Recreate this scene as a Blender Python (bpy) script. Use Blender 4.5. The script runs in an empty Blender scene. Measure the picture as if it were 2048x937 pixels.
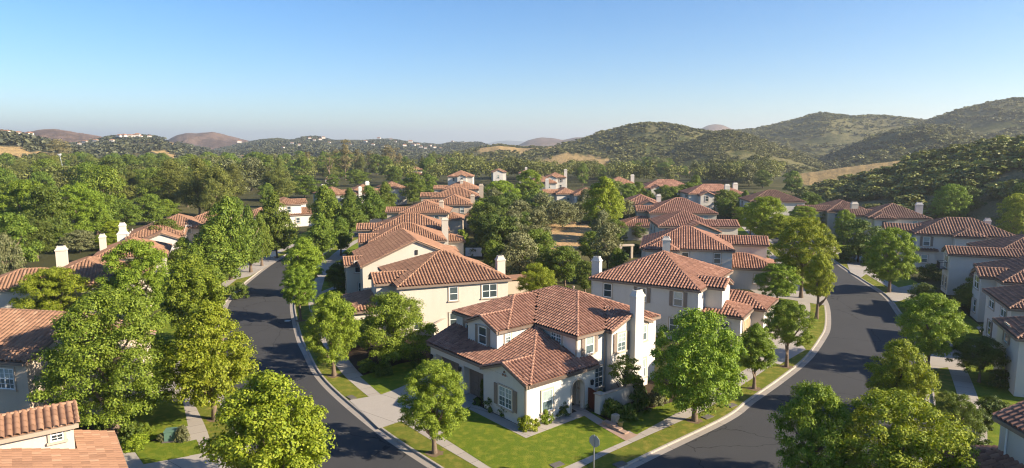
import bpy, math, random
import numpy as np
from mathutils import Vector, Matrix

SC = bpy.context.scene
COL = SC.collection
R = math.radians
rnd = random.Random(11)

# ------------------------------------------------------------------ camera geometry
F = 1340.0; CX = 1024.0; CY = 468.5; TH = math.atan(178.5 / F); H = 20.0
CT, ST = math.cos(TH), math.sin(TH)
def ray(px, py):
    u = (px - CX) / F; v = (CY - py) / F
    return (u, CT + v * ST, -ST + v * CT)
def G(px, py, z=0.0):
    r = ray(px, py); t = (z - H) / r[2]
    return (r[0] * t, r[1] * t)
def depth(y, z=0.0):
    return y * CT - (z - H) * ST
def z_at(py, y):
    v = (CY - py) / F
    return H + (-ST + v * CT) / (CT + v * ST) * y

# ------------------------------------------------------------------ materials
def new_mat(name):
    m = bpy.data.materials.new(name); m.use_nodes = True
    nt = m.node_tree; nt.nodes.clear()
    out = nt.nodes.new('ShaderNodeOutputMaterial')
    return m, nt, out
def N(nt, t, **kw):
    n = nt.nodes.new('ShaderNode' + t)
    for k, v in kw.items():
        if k in n.inputs.keys(): n.inputs[k].default_value = v
        else: setattr(n, k, v)
    return n
def ramp(nt, fac, stops):
    n = nt.nodes.new('ShaderNodeValToRGB'); e = n.color_ramp.elements
    while len(e) < len(stops): e.new(0.5)
    for i, (p, c) in enumerate(stops):
        e[i].position = p; e[i].color = (*c, 1)
    nt.links.new(fac, n.inputs[0]); return n.outputs[0]
def noise(nt, scale, detail=4, coord=None, rough=.55):
    n = N(nt, 'TexNoise'); n.inputs['Scale'].default_value = scale; n.inputs['Detail'].default_value = detail
    n.inputs['Roughness'].default_value = rough
    if coord is not None: nt.links.new(coord, n.inputs['Vector'])
    return n.outputs[0]
def mixc(nt, fac, a, b, mode='MIX'):
    n = N(nt, 'Mix', data_type='RGBA', blend_type=mode)
    for s, v in ((n.inputs[0], fac), (n.inputs[6], a), (n.inputs[7], b)):
        if hasattr(v, 'is_linked') or hasattr(v, 'links'): nt.links.new(v, s)
        elif isinstance(v, (int, float)): s.default_value = v
        else: s.default_value = (*v, 1)
    return n.outputs[2]
def math_n(nt, op, a, b=None):
    n = N(nt, 'Math', operation=op)
    for s, v in ((n.inputs[0], a), (n.inputs[1], b)):
        if v is None: continue
        if isinstance(v, (int, float)): s.default_value = v
        else: nt.links.new(v, s)
    return n.outputs[0]
def bump(nt, h, strength, dist):
    b = N(nt, 'Bump'); b.inputs['Strength'].default_value = strength; b.inputs['Distance'].default_value = dist
    nt.links.new(h, b.inputs['Height']); return b.outputs[0]
def principled(nt, out, col, rough=.8, spec=.3, normal=None):
    p = N(nt, 'BsdfPrincipled'); p.inputs['Roughness'].default_value = rough
    p.inputs['Specular IOR Level'].default_value = spec
    if isinstance(col, tuple): p.inputs['Base Color'].default_value = (*col, 1)
    else: nt.links.new(col, p.inputs['Base Color'])
    if normal is not None: nt.links.new(normal, p.inputs['Normal'])
    nt.links.new(p.outputs[0], out.inputs[0]); return p
def pos(nt):
    return N(nt, 'NewGeometry').outputs['Position']
def sc3(c, k): return tuple(x * k for x in c)

def noisy(name, col, var=.15, scale=3.0, bscale=40.0, bstr=.3, bdist=.01, rough=.85, spec=.2, big=.25):
    m, nt, out = new_mat(name); p = pos(nt)
    a = noise(nt, scale, 5, p); c = ramp(nt, a, [(.3, sc3(col, 1 - var)), (.7, sc3(col, 1 + var))])
    b = noise(nt, scale * .12, 3, p); c = mixc(nt, .5, c, mixc(nt, b, sc3(col, 1 - big), sc3(col, 1 + big * .6)))
    nb = bump(nt, noise(nt, bscale, 3, p), bstr, bdist)
    principled(nt, out, c, rough, spec, nb); return m
def stucco(name, col):
    m, nt, out = new_mat(name); p = pos(nt)
    mp = N(nt, 'Mapping'); mp.inputs['Scale'].default_value = (1.6, 1.6, .16); nt.links.new(p, mp.inputs['Vector'])
    c = mixc(nt, noise(nt, .35, 4, p), sc3(col, .95), sc3(col, 1.05))
    st = ramp(nt, noise(nt, 1.1, 5, mp.outputs[0], .7), [(.48, (0, 0, 0)), (.82, (.36, .36, .36))]); c = mixc(nt, st, c, (col[0] * .80, col[1] * .77, col[2] * .72))
    c = mixc(nt, math_n(nt, 'MULTIPLY', noise(nt, 9, 4, p, .7), .16), c, sc3(col, .8))
    principled(nt, out, c, .92, .12, bump(nt, noise(nt, 38, 4, p, .7), .45, .018)); return m
def plain(name, col, rough=.6, spec=.3, metal=0):
    m, nt, out = new_mat(name); p = principled(nt, out, col, rough, spec)
    p.inputs['Metallic'].default_value = metal; return m

def roof_mat(name, a, b, c):
    m, nt, out = new_mat(name); p = pos(nt)
    uv = N(nt, 'UVMap').outputs[0]
    fl = N(nt, 'VectorMath', operation='FLOOR'); nt.links.new(uv, fl.inputs[0])
    oi = N(nt, 'ObjectInfo'); ad = N(nt, 'VectorMath', operation='ADD')
    nt.links.new(fl.outputs[0], ad.inputs[0]); nt.links.new(oi.outputs['Random'], ad.inputs[1])
    wn = N(nt, 'TexWhiteNoise', noise_dimensions='3D'); nt.links.new(ad.outputs[0], wn.inputs['Vector'])
    col = ramp(nt, wn.outputs[0], [(0, a), (.45, b), (.85, b), (1, c)])
    sp_ = N(nt, 'SeparateXYZ'); nt.links.new(uv, sp_.inputs[0]); col = mixc(nt, math_n(nt, 'MULTIPLY', math_n(nt, 'GREATER_THAN', sp_.outputs[1], 800.0), .55), col, sc3(c, 1.25))
    n1 = noise(nt, .7, 4, p); col = mixc(nt, math_n(nt, 'MULTIPLY', n1, .5), col, sc3(b, .72))
    n2 = noise(nt, 14, 4, p); col = mixc(nt, math_n(nt, 'MULTIPLY', n2, .3), col, sc3(c, 1.05))
    nb = bump(nt, noise(nt, 60, 2, p), .25, .01)
    principled(nt, out, col, .85, .2, nb); return m

def leaf_mat(name, c1, c2, c3, trans=.35, attr=False, rough=.55):
    m, nt, out = new_mat(name)
    ge = N(nt, 'NewGeometry'); oi = N(nt, 'ObjectInfo')
    col = ramp(nt, ge.outputs['Random Per Island'], [(0, c1), (.5, c2), (1, c3)])
    if attr:
        at = N(nt, 'Attribute', attribute_name='tint'); col = mixc(nt, 1.0, col, at.outputs['Color'], 'MULTIPLY')
    else:
        hs = N(nt, 'HueSaturation')
        nt.links.new(math_n(nt, 'ADD', math_n(nt, 'MULTIPLY', oi.outputs['Random'], .022), .482), hs.inputs['Hue'])
        r2 = math_n(nt, 'FRACT', math_n(nt, 'MULTIPLY', oi.outputs['Random'], 7.31))
        nt.links.new(math_n(nt, 'ADD', math_n(nt, 'MULTIPLY', r2, .34), .80), hs.inputs['Value'])
        nt.links.new(col, hs.inputs['Color']); col = hs.outputs[0]
    p = N(nt, 'BsdfPrincipled'); p.inputs['Roughness'].default_value = rough; p.inputs['Specular IOR Level'].default_value = .25
    nt.links.new(col, p.inputs['Base Color'])
    t = N(nt, 'BsdfTranslucent'); tc = mixc(nt, 1.0, col, (1.35, 1.25, .4), 'MULTIPLY'); nt.links.new(tc, t.inputs[0])
    mx = N(nt, 'MixShader'); mx.inputs[0].default_value = trans
    nt.links.new(p.outputs[0], mx.inputs[1]); nt.links.new(t.outputs[0], mx.inputs[2])
    nt.links.new(mx.outputs[0], out.inputs[0]); return m

def grass_mat(name, a, b, c, sc=1.0):
    m, nt, out = new_mat(name); p = pos(nt)
    n1 = noise(nt, .35 * sc, 5, p); n2 = noise(nt, 9 * sc, 4, p, .7)
    col = mixc(nt, n1, a, b); col = mixc(nt, math_n(nt, 'MULTIPLY', n2, .6), col, c)
    n4 = noise(nt, 1.6 * sc, 3, p); col = mixc(nt, ramp(nt, n4, [(.46, (0, 0, 0)), (.72, (.8, .8, .8))]), col, (b[0] * 1.55, b[1] * 1.2, b[2] * 1.6))
    nb = bump(nt, noise(nt, 22, 3, p, .8), 1.0, .09)
    principled(nt, out, col, .9, .1, nb); return m

M = {}
M['stucco_warm'] = stucco('stucco_warm', (.545, .485, .405))
M['stucco_white'] = stucco('stucco_white', (.580, .540, .485))
M['stucco_tan'] = stucco('stucco_tan', (.50, .41, .315))
M['stucco_grey'] = stucco('stucco_grey', (.56, .52, .47))
M['roof_main'] = roof_mat('roof_main', (0.149, 0.072, 0.050), (0.287, 0.144, 0.097), (0.430, 0.238, 0.162))
M['roof_red'] = roof_mat('roof_red', (0.165, 0.085, 0.054), (0.300, 0.157, 0.095), (0.422, 0.244, 0.151))
M['roof_orange'] = roof_mat('roof_orange', (.17, .088, .054), (.280, .150, .090), (.37, .225, .145))
M['roof_brown'] = roof_mat('roof_brown', (0.122, 0.070, 0.053), (0.212, 0.120, 0.085), (0.342, 0.203, 0.140))
M['fascia'] = plain('fascia_paint', (.20, .145, .11), .6)
M['fascia_tan'] = plain('fascia_tan', (.36, .28, .21), .6)
M['frame'] = plain('window_frame_white', (.78, .77, .74), .45)
M['trim'] = noisy('trim_stucco', (.46, .38, .30), .06, 4, 50, .2, .01)
M['shutter'] = noisy('shutter_paint', (.25, .195, .155), .06, 6, 30, .1, .005, .6)
M['garage'] = noisy('garage_paint', (.17, .135, .11), .06, 5, 30, .1, .005, .55)
M['garage_tan'] = noisy('garage_tan', (.44, .30, .17), .06, 5, 30, .1, .005, .55)
M['door_dark'] = noisy('door_wood', (.06, .03, .022), .2, 8, 30, .2, .005, .5)
M['gate_wood'] = noisy('gate_wood', (.11, .035, .022), .25, 9, 30, .2, .005, .55)
M['metal'] = plain('galvanised_steel', (.45, .46, .47), .45, .5, .8)
M['dark_metal'] = plain('dark_metal', (.03, .03, .03), .5)
M['util'] = noisy('utility_green', (.11, .19, .145), .05, 6, 40, .05, .004, .5)
M['terracotta'] = noisy('terracotta_pot', (.50, .33, .10), .1, 6, 40, .1, .005, .7)
M['stone'] = noisy('stone_block', (.42, .35, .28), .22, 5, 18, .6, .03, .9)
M['white_paint'] = plain('white_paint', (.8, .79, .76), .5)
M['blue_paint'] = plain('blue_paint', (.045, .10, .36), .35, .5)

def glass_mat(name, top, bot, blinds):
    m, nt, out = new_mat(name)
    tc = N(nt, 'TexCoord').outputs['Object']; sep = N(nt, 'SeparateXYZ'); nt.links.new(tc, sep.inputs[0])
    if blinds:
        w = math_n(nt, 'FRACT', math_n(nt, 'MULTIPLY', sep.outputs[2], 14.0))
        c = mixc(nt, math_n(nt, 'GREATER_THAN', w, .75), top, sc3(top, .55))
        c = mixc(nt, math_n(nt, 'GREATER_THAN', sep.outputs[2], 0.0), bot, c)
    else:
        oi = N(nt, 'ObjectInfo'); c = mixc(nt, oi.outputs['Random'], bot, top)
    p = principled(nt, out, c, .07, .6); return m
M['glass'] = glass_mat('window_glass', (.10, .13, .13), (.018, .025, .03), False)
M['glass_blind'] = glass_mat('window_glass_blind', (.36, .42, .40), (.10, .135, .14), True)

def asphalt_mat():
    m, nt, out = new_mat('asphalt'); p = pos(nt)
    c = mixc(nt, noise(nt, .25, 5, p, .6), (.036, .036, .038), (.054, .053, .053))
    c = mixc(nt, math_n(nt, 'MULTIPLY', noise(nt, 30, 3, p, .8), .55), c, (.066, .065, .066))
    v = N(nt, 'TexVoronoi', feature='DISTANCE_TO_EDGE'); v.inputs['Scale'].default_value = .16
    wv = N(nt, 'VectorMath', operation='ADD'); nz = N(nt, 'TexNoise'); nz.inputs['Scale'].default_value = .9; nt.links.new(p, nz.inputs['Vector']); nt.links.new(p, wv.inputs[0]); nt.links.new(nz.outputs['Color'], wv.inputs[1]); nt.links.new(wv.outputs[0], v.inputs['Vector'])
    cr = math_n(nt, 'MULTIPLY', math_n(nt, 'LESS_THAN', v.outputs['Distance'], .006), math_n(nt, 'GREATER_THAN', noise(nt, .09, 2, p), .47))
    c = mixc(nt, math_n(nt, 'MULTIPLY', cr, .75), c, (.014, .014, .015))
    st = ramp(nt, noise(nt, .6, 3, p), [(.66, (0, 0, 0)), (.74, (1, 1, 1))]); c = mixc(nt, math_n(nt, 'MULTIPLY', st, .35), c, (.025, .025, .027))
    principled(nt, out, c, .86, .25, bump(nt, noise(nt, 120, 3, p), .5, .012)); return m
M['asphalt'] = asphalt_mat()
def concrete_mat(name, col, joint=1.5):
    m, nt, out = new_mat(name); p = pos(nt)
    uv = N(nt, 'UVMap').outputs[0]; sep = N(nt, 'SeparateXYZ'); nt.links.new(uv, sep.inputs[0])
    f = math_n(nt, 'FRACT', math_n(nt, 'MULTIPLY', sep.outputs[0], 1 / joint))
    j = math_n(nt, 'LESS_THAN', f, .022 * 1.5 / joint)
    sl = N(nt, 'TexWhiteNoise', noise_dimensions='1D'); nt.links.new(math_n(nt, 'FLOOR', math_n(nt, 'MULTIPLY', sep.outputs[0], 1 / joint)), sl.inputs['W'])
    c = mixc(nt, sl.outputs[0], sc3(col, .9), sc3(col, 1.08))
    c = mixc(nt, math_n(nt, 'MULTIPLY', noise(nt, 1.3, 6, p, .7), .55), c, sc3(col, .7))
    c = mixc(nt, math_n(nt, 'MULTIPLY', noise(nt, 25, 3, p), .3), c, sc3(col, 1.15))
    c = mixc(nt, j, c, sc3(col, .35))
    principled(nt, out, c, .88, .2, bump(nt, noise(nt, 90, 2, p), .25, .006)); return m
M['concrete'] = concrete_mat('concrete', (.37, .325, .275))
M['gutter'] = concrete_mat('gutter_concrete', (.32, .28, .24), 3.0)
M['drive'] = concrete_mat('driveway_concrete', (.365, .325, .28), 3.2)
M['paver'] = noisy('stone_paver', (.34, .23, .17), .25, 2.5, 15, .5, .02, .85)
M['lawn'] = grass_mat('lawn_grass', (.120, .175, .015), (.170, .218, .020), (.082, .128, .013))
M['parkway'] = grass_mat('parkway_grass', (.130, .168, .018), (.200, .205, .034), (.085, .120, .014))
M['dry'] = grass_mat('dry_grass', (.42, .28, .12), (.50, .35, .16), (.24, .17, .08), .8)
M['mulch'] = noisy('mulch', (.060, .042, .028), .35, 3, 12, .8, .05, .95, .1, .3)
M['bark'] = noisy('bark', (.17, .125, .09), .25, 5, 16, .9, .03, .9, .1, .2)
M['bark_pale'] = noisy('bark_pale', (.42, .35, .27), .2, 4, 14, .5, .02, .9, .1, .2)
M['leaf_street'] = leaf_mat('leaf_street', (0.094, 0.161, 0.011), (0.161, 0.244, 0.017), (0.267, 0.345, 0.034), 0.2)
M['leaf_round'] = leaf_mat('leaf_round', (0.086, 0.136, 0.011), (0.144, 0.198, 0.017), (0.230, 0.282, 0.032), 0.18)
M['leaf_yellow'] = leaf_mat('leaf_yellow', (0.132, 0.198, 0.011), (0.218, 0.287, 0.017), (0.333, 0.385, 0.034), 0.24)
M['leaf_mid'] = leaf_mat('leaf_mid', (0.064, 0.113, 0.011), (0.110, 0.170, 0.016), (0.193, 0.247, 0.030), 0.17)
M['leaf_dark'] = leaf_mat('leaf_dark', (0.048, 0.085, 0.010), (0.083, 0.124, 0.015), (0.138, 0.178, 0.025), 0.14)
M['leaf_olive'] = leaf_mat('leaf_olive', (0.101, 0.115, 0.046), (0.162, 0.173, 0.068), (0.236, 0.243, 0.108), 0.14)
M['leaf_pine'] = leaf_mat('leaf_pine', (0.077, 0.101, 0.020), (0.133, 0.157, 0.028), (0.217, 0.231, 0.048), 0.14)
M['leaf_euc'] = leaf_mat('leaf_euc', (0.119, 0.106, 0.045), (0.181, 0.156, 0.062), (0.250, 0.213, 0.094), 0.14)
M['leaf_palm'] = leaf_mat('leaf_palm', (.10, .10, .03), (.17, .15, .05), (.27, .22, .09), .2)
M['leaf_stuff'] = leaf_mat('leaf_stuff', (.75, .75, .75), (1, 1, 1), (1.35, 1.3, 1.2), .12, True)

# ------------------------------------------------------------------ mesh helpers
def np_mesh(name, V, faces, mat=None, smooth=False, uv=None, tint=None):
    """faces: list of int arrays (n,k)"""
    me = bpy.data.meshes.new(name)
    V = np.asarray(V, np.float32); faces = [np.asarray(f, np.int32) for f in faces if len(f)]
    me.vertices.add(len(V)); me.vertices.foreach_set('co', V.ravel())
    nl = sum(f.size for f in faces); nf = sum(len(f) for f in faces)
    me.loops.add(nl); me.polygons.add(nf)
    me.loops.foreach_set('vertex_index', np.concatenate([f.ravel() for f in faces]))
    st = []; o = 0
    for f in faces:
        st.append(o + np.arange(len(f)) * f.shape[1]); o += f.size
    me.polygons.foreach_set('loop_start', np.concatenate(st).astype(np.int32))
    if smooth: me.polygons.foreach_set('use_smooth', np.ones(nf, bool))
    else: me.polygons.foreach_set('use_smooth', np.zeros(nf, bool))
    if uv is not None:
        l = me.uv_layers.new(name='UVMap')
        vi = np.concatenate([f.ravel() for f in faces]); l.data.foreach_set('uv', np.asarray(uv, np.float32)[vi].ravel())
    if tint is not None:
        a = me.color_attributes.new('tint', 'FLOAT_COLOR', 'POINT'); a.data.foreach_set('color', np.asarray(tint, np.float32).ravel())
    me.update(calc_edges=True)
    if mat: me.materials.append(mat)
    return me
class MB:
    def __init__(s): s.v = []; s.f = []
    def poly(s, pts):
        i = len(s.v); s.v += [tuple(p) for p in pts]; s.f.append(tuple(range(i, i + len(pts))))
    def box(s, x0, x1, y0, y1, z0, z1):
        i = len(s.v)
        s.v += [(x0, y0, z0), (x1, y0, z0), (x1, y1, z0), (x0, y1, z0), (x0, y0, z1), (x1, y0, z1), (x1, y1, z1), (x0, y1, z1)]
        for q in ((0, 3, 2, 1), (4, 5, 6, 7), (0, 1, 5, 4), (1, 2, 6, 5), (2, 3, 7, 6), (3, 0, 4, 7)): s.f.append(tuple(i + k for k in q))
    def frustum(s, c, w0, d0, w1, d1, z0, z1):
        i = len(s.v); x, y = c
        for w, d, z in ((w0, d0, z0), (w1, d1, z1)):
            s.v += [(x - w / 2, y - d / 2, z), (x + w / 2, y - d / 2, z), (x + w / 2, y + d / 2, z), (x - w / 2, y + d / 2, z)]
        for q in ((0, 3, 2, 1), (4, 5, 6, 7), (0, 1, 5, 4), (1, 2, 6, 5), (2, 3, 7, 6), (3, 0, 4, 7)): s.f.append(tuple(i + k for k in q))
    def prism(s, pts, off):
        """extrude polygon pts (3d) by vector off"""
        n = len(pts); i = len(s.v); s.v += [tuple(p) for p in pts] + [tuple(p[k] + off[k] for k in range(3)) for p in pts]
        s.f.append(tuple(range(i, i + n))); s.f.append(tuple(range(i + 2 * n - 1, i + n - 1, -1)))
        for k in range(n): s.f.append((i + k, i + n + k, i + n + (k + 1) % n, i + (k + 1) % n))
    def tube(s, pts, rad, n=7, cap=True):
        pts = [Vector(p) for p in pts]; base = len(s.v)
        for k, p in enumerate(pts):
            d = (pts[min(k + 1, len(pts) - 1)] - pts[max(k - 1, 0)]).normalized()
            a = d.orthogonal() if abs(d.z) < .9 else Vector((1, 0, 0)); a = (a - d * a.dot(d)).normalized(); b = d.cross(a)
            r = rad[k] if hasattr(rad, '__len__') else rad
            for j in range(n):
                t = 2 * math.pi * j / n; s.v.append(tuple(p + a * (r * math.cos(t)) + b * (r * math.sin(t))))
        for k in range(len(pts) - 1):
            for j in range(n):
                s.f.append((base + k * n + j, base + k * n + (j + 1) % n, base + (k + 1) * n + (j + 1) % n, base + (k + 1) * n + j))
        if cap:
            s.f.append(tuple(base + j for j in reversed(range(n)))); s.f.append(tuple(base + (len(pts) - 1) * n + j for j in range(n)))
    def mesh(s, name, mat, smooth=False):
        me = bpy.data.meshes.new(name); me.from_pydata(s.v, [], s.f)
        if smooth: me.polygons.foreach_set('use_smooth', np.ones(len(me.polygons), bool))
        if mat: me.materials.append(mat)
        me.validate(); me.update(); return me
def ob(name, me, parent=None, loc=(0, 0, 0), rz=0.0, scale=None):
    o = bpy.data.objects.new(name, me); COL.objects.link(o)
    if parent is not None: o.parent = parent
    o.location = loc; o.rotation_euler = (0, 0, rz)
    if scale is not None: o.scale = scale
    return o
def tag(o, label, cat, group=None):
    o['label'] = label; o['category'] = cat
    if group: o['group'] = group
    return o
def struct(name, me, **k):
    o = ob(name, me, **k); o['kind'] = 'structure'; return o
def thing(name, label, cat, loc=(0, 0, 0), rz=0.0, group=None):
    return tag(ob(name, None, None, loc, rz), label, cat, group)

# value noise
def vnoise(x, y, seed=0):
    xi = np.floor(x).astype(np.int64); yi = np.floor(y).astype(np.int64); xf = x - xi; yf = y - yi
    def h(a, b):
        n = (a * 374761393 + b * 668265263 + seed * 1442695041) & 0x7fffffff
        n = ((n ^ (n >> 13)) * 1274126177) & 0x7fffffff
        return ((n ^ (n >> 16)) & 0xffff) / 65535.0
    u = xf * xf * (3 - 2 * xf); v = yf * yf * (3 - 2 * yf)
    return (h(xi, yi) * (1 - u) + h(xi + 1, yi) * u) * (1 - v) + (h(xi, yi + 1) * (1 - u) + h(xi + 1, yi + 1) * u) * v
def fbm(x, y, seed=0, oct=4):
    s = 0; a = .5
    for k in range(oct): s = s + a * vnoise(x, y, seed + k); x = x * 2.03; y = y * 2.03; a *= .5
    return s / (1 - .5 ** oct)

# ------------------------------------------------------------------ polylines
def crom(pts, step=1.5):
    P = [np.array(p, float) for p in pts]; P = [2 * P[0] - P[1]] + P + [2 * P[-1] - P[-2]]; out = []
    for i in range(1, len(P) - 2):
        n = max(2, int(np.linalg.norm(P[i + 1] - P[i]) / step))
        for k in range(n):
            t = k / n
            out.append(.5 * ((2 * P[i]) + (P[i + 1] - P[i - 1]) * t + (2 * P[i - 1] - 5 * P[i] + 4 * P[i + 1] - P[i + 2]) * t * t + (3 * P[i] - P[i - 1] - 3 * P[i + 1] + P[i + 2]) * t ** 3))
    out.append(P[-2]); return np.array(out)
def resample(P, n):
    d = np.concatenate([[0], np.cumsum(np.linalg.norm(np.diff(P, axis=0), axis=1))]); t = np.linspace(0, d[-1], n)
    return np.stack([np.interp(t, d, P[:, 0]), np.interp(t, d, P[:, 1])], 1)
def offset(P, d):
    T = np.gradient(P, axis=0); T /= np.linalg.norm(T, axis=1)[:, None] + 1e-9
    return P + np.stack([T[:, 1], -T[:, 0]], 1) * d          # to the right of travel
def arclen(P): return np.concatenate([[0], np.cumsum(np.linalg.norm(np.diff(P, axis=0), axis=1))])
def ribbon(name, P, d0, d1, z0, z1, mat, side=1):
    """sheet from z at d0 to z at d1"""
    A = offset(P, d0 * side); B = offset(P, d1 * side); n = len(P); s = arclen(P)
    V = np.concatenate([np.c_[A, np.full(n, z0)], np.c_[B, np.full(n, z1)]])
    i = np.arange(n - 1); q = np.stack([i, i + n, i + n + 1, i + 1], 1)
    if side < 0: q = q[:, ::-1]
    q = q[:, ::-1]
    uv = np.concatenate([np.c_[s, np.zeros(n)], np.c_[s, np.full(n, abs(d1 - d0))]])
    return struct(name, np_mesh(name, V, [q], mat, uv=uv))
def kerb(name, P, side, z0, z1, w=.16):
    """solid kerb: face, rounded top"""
    prof = [(-.02, z0), (.0, z1 - .03), (.03, z1), (w, z1), (w, z0)]
    n = len(P); V = []; s = arclen(P); uv = []
    for d, z in prof:
        A = offset(P, d * side); V.append(np.c_[A, np.full(n, z)]); uv.append(np.c_[s, np.full(n, d)])
    q = []; i = np.arange(n - 1)
    for k in range(len(prof) - 1):
        f = np.stack([k * n + i, (k + 1) * n + i, (k + 1) * n + i + 1, k * n + i + 1], 1); q.append(f if side < 0 else f[:, ::-1])
    return struct(name, np_mesh(name, np.concatenate(V), q, M['concrete'], uv=np.concatenate(uv)))

ROADZ = -.12
KLR = crom([G(*p) for p in ((1290, 1075), (1160, 1062), (1075, 1040), (985, 1000), (883, 937), (755, 852), (650, 761), (615, 703), (600, 669), (588, 614), (593, 590), (606, 560), (626, 530), (655, 503), (700, 478), (760, 452), (815, 430))])
KLL = crom([G(*p) for p in ((600, 1075), (545, 1010), (500, 937), (468, 853), (434, 791), (422, 740), (423, 690), (432, 650), (448, 612), (455, 600), (489, 566), (547, 523), (600, 496), (655, 472), (720, 446), (780, 424))])
KRL = crom([G(*p) for p in ((1150, 1000), (1240, 937), (1300, 909), (1450, 835), (1498, 800), (1560, 757), (1611, 716), (1640, 678), (1652, 652), (1651, 613), (1640, 588), (1622, 563), (1600, 540), (1580, 521), (1560, 503), (1545, 488), (1530, 472), (1510, 455))])
KRR = crom([G(*p) for p in ((1700, 1060), (1790, 985), (1850, 900), (1868, 850), (1866, 800), (1855, 745), (1838, 690), (1822, 650), (1803, 629), (1772, 590), (1720, 556), (1663, 517), (1640, 497), (1622, 480), (1605, 466), (1588, 452))])

def road(name, A, B):
    n = 90; a = resample(A, n); b = resample(B, n); s = arclen((a + b) / 2)
    m = 8; V = []; uv = []
    for k in range(m + 1):
        t = k / m; crown = .05 * (1 - (2 * t - 1) ** 2)
        V.append(np.c_[a * (1 - t) + b * t, np.full(n, ROADZ + crown)])
    V = np.concatenate(V); i = np.arange(n - 1); q = []
    for k in range(m): q.append(np.stack([k * n + i, (k + 1) * n + i, (k + 1) * n + i + 1, k * n + i + 1], 1))
    return struct(name, np_mesh(name, V, q, M['asphalt'], smooth=True)), (a + b) / 2, np.linalg.norm(a - b, axis=1)
rdL, cL, wL = road('road', KLL, KLR[(KLR[:, 1] > 33.2)])
rdR, cR, wR = road('road', KRL, KRR)
# the crossing in front of the corner lot
mb = MB(); mb.poly([(*G(600, 1075), ROADZ - .004), (*G(1700, 1060), ROADZ - .004), (*G(1500, 860), ROADZ - .004), (*G(1285, 918), ROADZ - .004), (*G(1200, 962), ROADZ - .004), (*G(1075, 1042), ROADZ - .004), (*G(880, 940), ROADZ - .004), (*G(700, 880), ROADZ - .004)])
struct('road', mb.mesh('road_crossing', M['asphalt']))
KIN = crom([G(*p) for p in ((815, 430), (760, 452), (700, 478), (655, 503), (626, 530), (606, 560), (593, 590), (588, 614), (600, 669), (615, 703), (650, 761), (755, 852), (883, 937), (985, 998), (1045, 1022), (1085, 1022), (1150, 990), (1240, 937), (1300, 907), (1450, 835), (1498, 800), (1560, 757), (1611, 716), (1640, 678), (1652, 652), (1651, 613), (1640, 588), (1622, 563), (1600, 540), (1580, 521), (1560, 503), (1545, 488), (1530, 472), (1510, 455))], .9)
KLRc = KLR[KLR[:, 1] > G(883, 937)[1]]; KRLc = KRL[KRL[:, 1] > G(1240, 937)[1]]
for P, side in ((KIN, -1), (KLL, -1), (KRR, 1)):
    ribbon('gutter', P, -.5, .0, ROADZ + .012, ROADZ + .016, M['gutter'], side)
    kerb('kerb', P, side, ROADZ - .05, .01)
    ribbon('parkway_grass', P, .16, 1.75, .006, .010, M['parkway'], side)
    ribbon('sidewalk', P, 1.75, 3.15, .022, .022, M['concrete'], side)
for P, side in ((KLRc, 1), (KLL, -1), (KRLc, -1), (KRR, 1)):
    ribbon('lawn', P, 3.15, 7.2, .006, .004, M['lawn'], side)

def in_road(x, y, grow=1.3):
    out = np.zeros(x.shape, bool)
    for c, w in ((cL, wL), (cR, wR)):
        for (cx, cy), ww in zip(c, w): out |= (x - cx) ** 2 + (y - cy) ** 2 < (ww / 2 + grow) ** 2
    out |= (np.abs(x - 4) < 30) & (y < 30)
    return out

# ------------------------------------------------------------------ ground sheet
def ground_mat():
    m, nt, out = new_mat('ground_soil'); p = pos(nt)
    n1 = noise(nt, .06, 5, p); n2 = noise(nt, 1.2, 5, p, .7); n3 = noise(nt, .012, 4, p)
    c = mixc(nt, n1, (.045, .058, .018), (.085, .078, .034)); c = mixc(nt, math_n(nt, 'MULTIPLY', n2, .6), c, (.050, .040, .022))
    c = mixc(nt, ramp(nt, n3, [(.55, (0, 0, 0)), (.68, (1, 1, 1))]), c, mixc(nt, n2, (.09, .10, .035), (.20, .155, .075)))
    principled(nt, out, c, .95, .08, bump(nt, noise(nt, 4, 4, p, .8), .8, .15)); return m
def axis(lo, hi, step, far, g=1.16):
    a = list(np.arange(lo, hi, step)); s = step
    while a[-1] < far: s *= g; a.append(a[-1] + s)
    s = step; b = []; x = lo
    while x > -far: s *= g; x -= s; b.append(x)
    return np.array(b[::-1] + a)
gx = axis(-70, 90, 1.1, 9000); gy = axis(18, 150, 1.1, 12000)
X, Y = np.meshgrid(gx, gy)
Zg = np.where(in_road(X, Y), -.4, 0.0)
Zg = np.where(np.hypot(X, Y) > 260, -.3 + 0 * X, Zg)
nx, ny = len(gx), len(gy); i, j = np.meshgrid(np.arange(nx - 1), np.arange(ny - 1)); b0 = (j * nx + i).ravel()
struct('ground', np_mesh('ground', np.c_[X.ravel(), Y.ravel(), Zg.ravel()], [np.stack([b0, b0 + 1, b0 + nx + 1, b0 + nx], 1)], ground_mat()))

def sheet(name, pts, z, mat, conv=lambda *p: p):
    V = [(*G(*conv(*p)), z) for p in pts]
    me = bpy.data.meshes.new(name); me.from_pydata(V, [], [tuple(range(len(V)))]); me.materials.append(mat)
    uv = me.uv_layers.new(name='UVMap')
    for l in me.loops: uv.data[l.index].uv = (V[l.vertex_index][0] * .6 + V[l.vertex_index][1] * .8, V[l.vertex_index][1])
    me.update()
    if me.polygons[0].normal.z < 0: me.flip_normals()
    return struct(name, me)
z6 = lambda x, y: (650 + x * .4664, 500 + y * .4664)
sheet('driveway', [(104, 646), (232, 768), (330, 735), (560, 700), (640, 668), (700, 640), (620, 560), (470, 522), (300, 600), (240, 622)], .026, M['drive'], z6)
sheet('lawn', [(620, 682), (862, 808), (1110, 715), (1175, 752), (1290, 820), (1010, 942), (840, 1000), (700, 930), (497, 800), (560, 700)], .030, M['lawn'], z6)
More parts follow.
